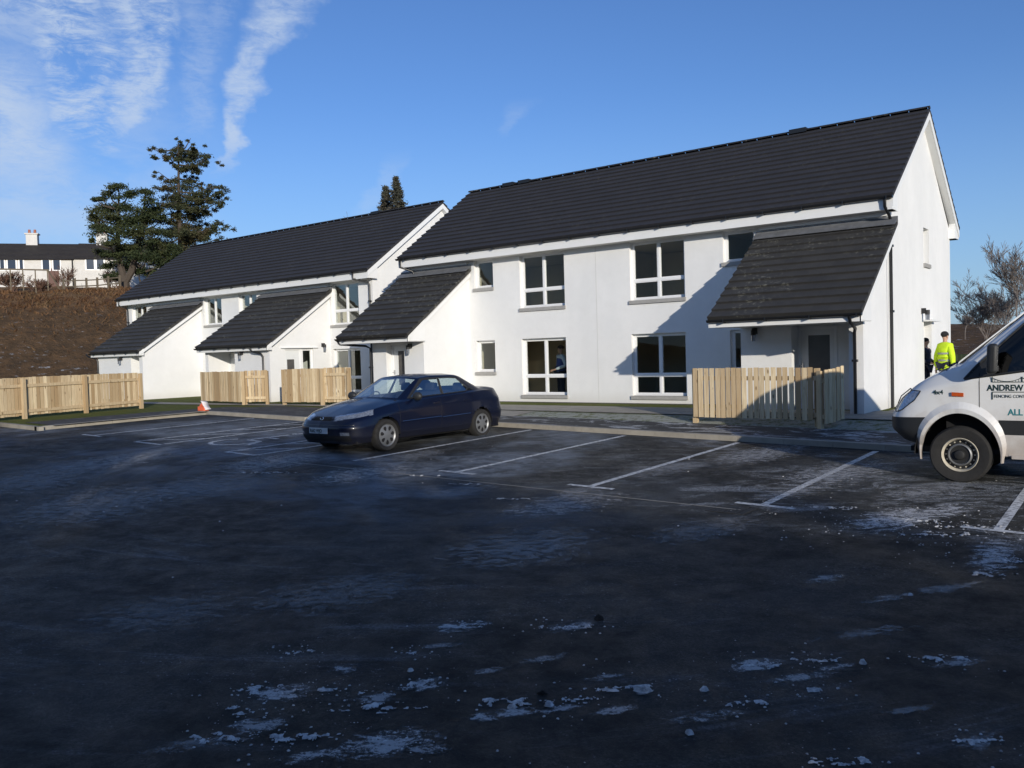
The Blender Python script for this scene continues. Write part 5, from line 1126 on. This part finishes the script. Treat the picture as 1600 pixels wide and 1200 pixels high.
# pine left: two stems and broad flat clumps
d=76; p=at(195,455,d); rt=tree_root(p.x,p.y,'broad dark pine with forked trunk in front of the old houses'); rt.location.z=p.z-.4
tr=MB(); F=[(178,345),(222,350),(160,372),(205,315),(238,330)]
base=px_local(196,462,d,rt); fork=px_local(195,442,d,rt)
tr.tube([base,fork],[.5,.42],8); fo2=[px_local(186,405,d,rt),px_local(212,400,d+1,rt)]
tr.tube([fork,fo2[0],px_local(184,360,d,rt),px_local(186,300,d,rt)],[.36,.26,.18,.05],7); tr.tube([fork,px_local(205,425,d,rt),fo2[1],px_local(222,350,d,rt),px_local(228,300,d,rt)],[.34,.3,.24,.16,.05],7)
CL=[(186,293,12),(172,305,10),(200,305,12),(160,312,8),(150,312,6),(180,322,18),(205,325,16),(228,300,11),(237,312,12),(163,330,16),(150,345,12),(192,345,20),(218,340,16),(240,335,15),(147,336,7),(160,358,15),(178,365,20),(205,362,18),(228,360,18),(150,352,7),(196,385,18),(172,384,12),(222,382,16),(240,372,14),(210,402,16),(185,400,15),(163,398,12),(228,405,16),(245,395,14),(143,375,4),(175,418,12),(200,415,14),(170,432,10),(216,425,14),(185,432,10),(235,425,12),(250,345,14),(252,365,14),(255,385,16),(252,410,16),(250,430,15),(246,325,10),(268,400,14),(270,425,16),(285,435,16),(232,345,15),(210,345,14),(175,340,14)]
lf=MB()
for x,y,r in CL:
    dd=d+random.uniform(-2.5,2.5); c_=px_local(x,y,dd,rt); rr=r/17.4
    st=px_local(186+(x-186)*.25,min(y+14,440),d,rt) if x<205 else px_local(220+(x-220)*.25,min(y+14,440),d,rt); tr.tube([st,st.lerp(c_,.6)+Vector((0,0,-.2)),c_],[.10,.06,.03],5)
    for _ in range(max(3,int(r/1.9))):
        o_=Vector((random.gauss(0,.5),random.gauss(0,.5),random.gauss(0,.28)))*rr; tuft(lf,c_+o_,rr*.62,125,.19,.4,.5)
tr.build('trunk','trunk',rt,True); lf.build('crown','pine',rt)
# tall fir with long ragged limbs
d=80; p=at(283,455,d); rt=tree_root(p.x,p.y,'tall ragged fir with bent top beside the pine, higher than the roof'); rt.location.z=p.z-.4
tr=MB(); tx=[(284,470),(283,400),(280,340),(279,290),(279,250),(279,225)]
tr.tube([px_local(x,y,d,rt) for x,y in tx],[.30,.26,.19,.13,.08,.03],8); lf=MB()
LB=[(279,232,245,232,8),(279,240,252,243,7),(279,238,298,216,8),(281,236,302,224,7),(281,245,308,236,9),(280,250,325,240,12),(281,258,322,248,8),(280,262,262,240,6),(280,262,306,262,8),(280,285,247,268,9),(280,290,250,290,12),(280,280,300,272,10),(280,292,318,284,12),(280,300,345,290,14),(280,305,350,298,10),(280,310,262,318,14),(280,318,330,308,14),(281,322,348,312,8),(280,335,258,345,14),(280,340,310,330,14),(280,345,300,350,12),(281,352,255,362,14),(281,360,330,345,12),(281,365,350,344,10),(281,370,356,352,10),(282,375,310,368,14),(282,380,262,388,14),(282,388,340,372,12),(282,392,300,398,16),(283,398,256,404,14),(283,405,330,390,14),(283,410,360,374,10),(283,412,285,420,18),(283,418,250,428,16),(283,420,315,408,14),(283,425,270,436,16),(283,425,300,420,12),(280,300,268,306,14),(280,320,296,326,16),(281,330,262,332,14),(281,336,318,326,16),(281,356,300,360,18),(281,350,268,358,18),(282,366,318,364,18),(282,372,250,378,16),(282,384,300,388,20),(282,396,268,402,20),(283,400,318,398,16),(283,404,340,400,12),(283,408,262,414,18),(283,414,300,416,20),(283,412,330,406,14)]
for x0,y0,x1,y1,w_ in LB:
    dd=d+random.uniform(-3,3); a=px_local(x0,y0,d,rt); b_=px_local(x1,y1,dd,rt); mid=a.lerp(b_,.55)+Vector((0,0,-.12*(b_-a).length)); tr.tube([a,mid,b_],[.09,.06,.02],5)
    L=(b_-a).length; n=max(6,int(L/.22))
    for k in range(1,n+1):
        f=k/n; q=a.lerp(mid,f*2) if f<.5 else mid.lerp(b_,f*2-1); rr=w_/16.5*.62*(1-.5*f)*random.uniform(.6,1.25)
        tuft(lf,q+Vector((random.gauss(0,.3),random.gauss(0,.6),-.15)),rr,74,.20,.7,-.55)
tr.build('trunk','trunk',rt,True); lf.build('crown','fir',rt)
# spruces behind the roof ridge
def spruce(px,ytop,d,wid,label,key='spruce',n=95):
    p=at(px,560,d); rt=empty('tree',(p.x,p.y,ground_h(p.x,p.y)-.1),0,label,'tree','trees around the site'); top=at(px,ytop,d).z-rt.location.z
    tr=MB(); tr.tube([(0,0,0),(0,0,top*.6),(0,0,top-.1)],[.28,.16,.03],7); lf=MB()
    for k in range(n):
        f=k/n; z=top*(1-f*.75); r=(.05+wid*f**.95)*random.uniform(.75,1.15)
        for j in range(6):
            a=random.random()*2*PI; e=Vector((r*math.cos(a),r*math.sin(a),z-.12*r+.1)); tr.tube([(0,0,z),e],[.03,.01],4,False)
            for q in(.35,.7,1): tuft(lf,Vector((0,0,z)).lerp(e,q),.10+.07*r,7,.17,.5,.15)
    tr.build('trunk','trunk',rt); lf.build('crown',key,rt)
spruce(628,281,62,2.7,'taller of the two spruces showing above the ridge between the blocks'); spruce(611,296,64,2.3,'shorter left one of the two spruces showing above the ridge')
def bare(px,py,ytop,d,label,group='bare trees beyond the gable',key='twig',wid=.5,seed=0,lv=7,name='tree',cat='tree',stems=1,th=1):
    rng=random.Random(seed); p=at(px,py,d); gz=ground_h(p.x,p.y) ; rt=empty(name,(p.x,p.y,gz-.1),0,label,cat,group); Ht=at(px,ytop,d).z-gz
    tr=MB(); tw=MB()
    def br(a,dirv,L,r,l):
        n=3; pts=[a]; dv=dirv.copy()
        for k in range(n): dv=(dv+Vector((rng.gauss(0,.10),rng.gauss(0,.10),rng.gauss(0,.06)+.03))).normalized(); pts.append(pts[-1]+dv*L/n)
        (tr if l>=lv-2 else tw).tube(pts,[max(.009,r*q_) for q_ in(1,.85,.72,.6)],5 if l>=lv-2 else 3,False)
        if l==0: return
        m=rng.choice([2,3,3]) if l>1 else 3
        for k in range(m):
            f=rng.uniform(.45,1) if k else 1; q=pts[min(n,int(f*n))]; sp=wid*rng.uniform(.6,1.3); ax=Vector((rng.gauss(0,1),rng.gauss(0,1),rng.gauss(0,.3))).normalized()
            br(q,(dv+ax*sp).normalized(),L*rng.uniform(.66,.84),r*.54 if k else r*.64,l-1)
    for s in range(stems): br(Vector((rng.gauss(0,.1)*(stems>1),rng.gauss(0,.1)*(stems>1),0)),Vector((rng.gauss(0,.06+.35*(stems>1)),rng.gauss(0,.06+.35*(stems>1)),1)).normalized(),Ht*.235,Ht*.013*th,lv)
    mz=max(v[2] for v in tw.v+tr.v); kx=Ht/mz
    for q in(tr,tw): q.v=[(x*kx,y*kx,z*kx) for x,y,z in q.v]
    tr.build('trunk',key,rt,True); tw.build('crown',key,rt)
bare(1541,515,415,66,'bare spreading tree just right of the gable, before the brown slope',seed=3,wid=.55,th=.8,lv=8)
bare(1572,515,440,72,'slim bare tree between the two larger bare trees on the right',seed=8,wid=.35)
bare(1603,515,358,60,'tallest bare tree, at the right edge above the van',seed=14,wid=.42,lv=8,th=.8)
bare(1508,520,478,85,'low bare tree nearest the gable corner on the right',seed=5,wid=.6,lv=7)
bare(547,420,330,75,'bare crown only just showing above the ridge of the left block',group='bare trees behind the left block',seed=9,wid=.55,lv=6,th=.7)
bare(104,452,412,83,'pale red leafless shrub before the old houses, on the left',group='leafless shrubs on the bank',key='redtwig',seed=2,wid=.45,lv=4,stems=9,name='shrub',cat='shrub',th=.6)
bare(176,454,415,83,'dark red leafless shrub beside the pine trunk',group='leafless shrubs on the bank',key='redtwig',seed=6,wid=.5,lv=4,stems=10,name='shrub',cat='shrub',th=.6)
bare(22,455,418,80,'dense brown shrub at the left edge before the old houses',group='leafless shrubs on the bank',key='redtwig',seed=12,wid=.6,lv=5,stems=12,name='shrub',cat='shrub',th=.8)
bare(62,456,432,79,'low brown shrub beside the greenhouse frame on the crest',group='leafless shrubs on the bank',key='redtwig',seed=15,wid=.6,lv=5,stems=12,name='shrub',cat='shrub',th=.8)
# fence on the crest and a frame of an old greenhouse
def crest_fence(pxs,d,label):
    P=[at(x,y,d) for x,y in pxs]; rt=empty('post_and_rail_fence',(P[0].x,P[0].y,ground_h(P[0].x,P[0].y)),0,label,'fence'); O=Vector(rt.location)
    tops=[]
    for p in P:
        g=ground_h(p.x,p.y); q=MB(); q.box((p.x-O.x-.07,p.y-O.y-.07,g-O.z-.3),(p.x-O.x+.07,p.y-O.y+.07,g-O.z+1.25)); q.build('post','shed',rt); tops.append(Vector((p.x-O.x,p.y-O.y,g-O.z)))
    for a,b_ in zip(tops[:-1],tops[1:]):
        for z in(.55,1.05): q=MB(); q.tube([a+Vector((0,0,z)),b_+Vector((0,0,z))],.05,4); q.build('rail','shed',rt)
crest_fence([(100,462),(118,462),(136,462),(153,462),(170,462),(188,463)],74,'weathered post and rail fence along the crest of the bank')
p=at(28,450,78); gh=empty('greenhouse_frame',(p.x,p.y,ground_h(p.x,p.y)),math.atan2(.912,.41)*0+R(66),'old timber greenhouse frame on the crest at the left edge','greenhouse')
for i in range(6): q=MB(); q.box((-2.6+i*1.0,-.05,-.2),(-2.5+i*1.0,.05,2.3)); q.build('post','shed',gh)
q=MB(); q.box((-2.6,-.06,2.2),(2.6,.06,2.32)); q.build('rail','shed',gh); q=MB(); q.tube([(2.5,0,2.25),(3.6,0,.1)],.06,4); q.build('brace','shed',gh)
# site fence beyond the gable
A=at(1470,560,36); B=at(1640,558,36); rt=empty('boarded_fence',(A.x,A.y,ground_h(A.x,A.y)),0,'pale boarded fence across the back beyond the person in yellow','fence'); q=MB(); dv=Vector((B.x-A.x,B.y-A.y,0)); L=dv.length; dv/=L; zt=at(1520,553,36).z-rt.location.z
s=0
while s<L: q.t=random.random(); q.obox(dv*s+Vector((0,0,0)),dv*.095,Vector((-dv.y,dv.x,0))*.02,(0,0,zt)); s+=.105
q.build('boards','wood',rt); q=MB(); q.obox(dv*0-Vector((-dv.y,dv.x,0))*.05+Vector((0,0,zt-.35)),dv*L,Vector((-dv.y,dv.x,0))*.045,(0,0,.09)); q.build('rail','wood',rt)
# bracken and rough growth along the bank
bk=MB(); rng=random.Random(4)
for _ in range(42000):
    f=rng.uniform(-.38,1.15); dd=rng.uniform(50,76); p=Vector(CAMP)+Vector((-.911,.412,0))*dd+Vector((.412,.911,0))*(rng.uniform(-30,26)); h=ground_h(p.x,p.y)
    if h<4.4+rng.gauss(0,1.0): continue
    a=Vector((rng.gauss(0,.35),rng.gauss(0,.35),rng.uniform(.25,.7)))*.42; b_=Vector((rng.gauss(0,1),rng.gauss(0,1),0)).normalized()*.04; bk.t=min(1,max(0,.5+.9*noise.noise(Vector((p.x*.35,p.y*.35,1)))+rng.gauss(0,.2))); a=a*(1+.9*noise.noise(Vector((p.x*.5,p.y*.5,4)))); q=Vector((p.x,p.y,h-.05)); bk.quad(q-b_,q+a*.6-b_*1.4,q+a,q+b_)
leafmat('bracken','dead bracken',(.075,.038,.018),(.17,.09,.042),(.13,.09,.045)); tag(bk.build('bracken','bracken'),'rusty dead bracken covering the upper bank','undergrowth',kind='stuff')
# evergreen shelter belt behind the viewer, it throws the foreground into shade
wd=MB(); rng=random.Random(9); hx=SUN.x/-SUN.y
def belt(x,yshadow): 
    return None
for i in range(150):
    x=-9+i*.46; y=-31+rng.uniform(-1.2,1.2); xs=x-hx*(y*-1-11)   # where its top falls on the car park
    ys=-11.2+.35*math.sin(xs*1.7)+.3*math.sin(xs*.6+1)
    if -9.6<xs<-5.2: ys=-8.3
    if -16<xs<=-9.6: ys=-10.2
    if -1.6<xs<.6: ys=-12.4
    top=(-y+ys)/(-SUN.y)*SUN.z-.45 if 0 else (abs(y)-abs(ys))/abs(SUN.y)*SUN.z-.40
    top+=rng.gauss(0,.12); z=.0
    wd.tube([(x,y,-1.2),(x,y,top-.6)],[.12,.04],5,False)
    while z<top-.25: tuft(wd,(x,y,z),.75*min(1,.45+(top-z)*.35),34,.34,.55,.2,rng); z+=.42
tag(wd.build('woodland','wood'),'dense belt of dark evergreens behind the viewer','woodland',kind='stuff')
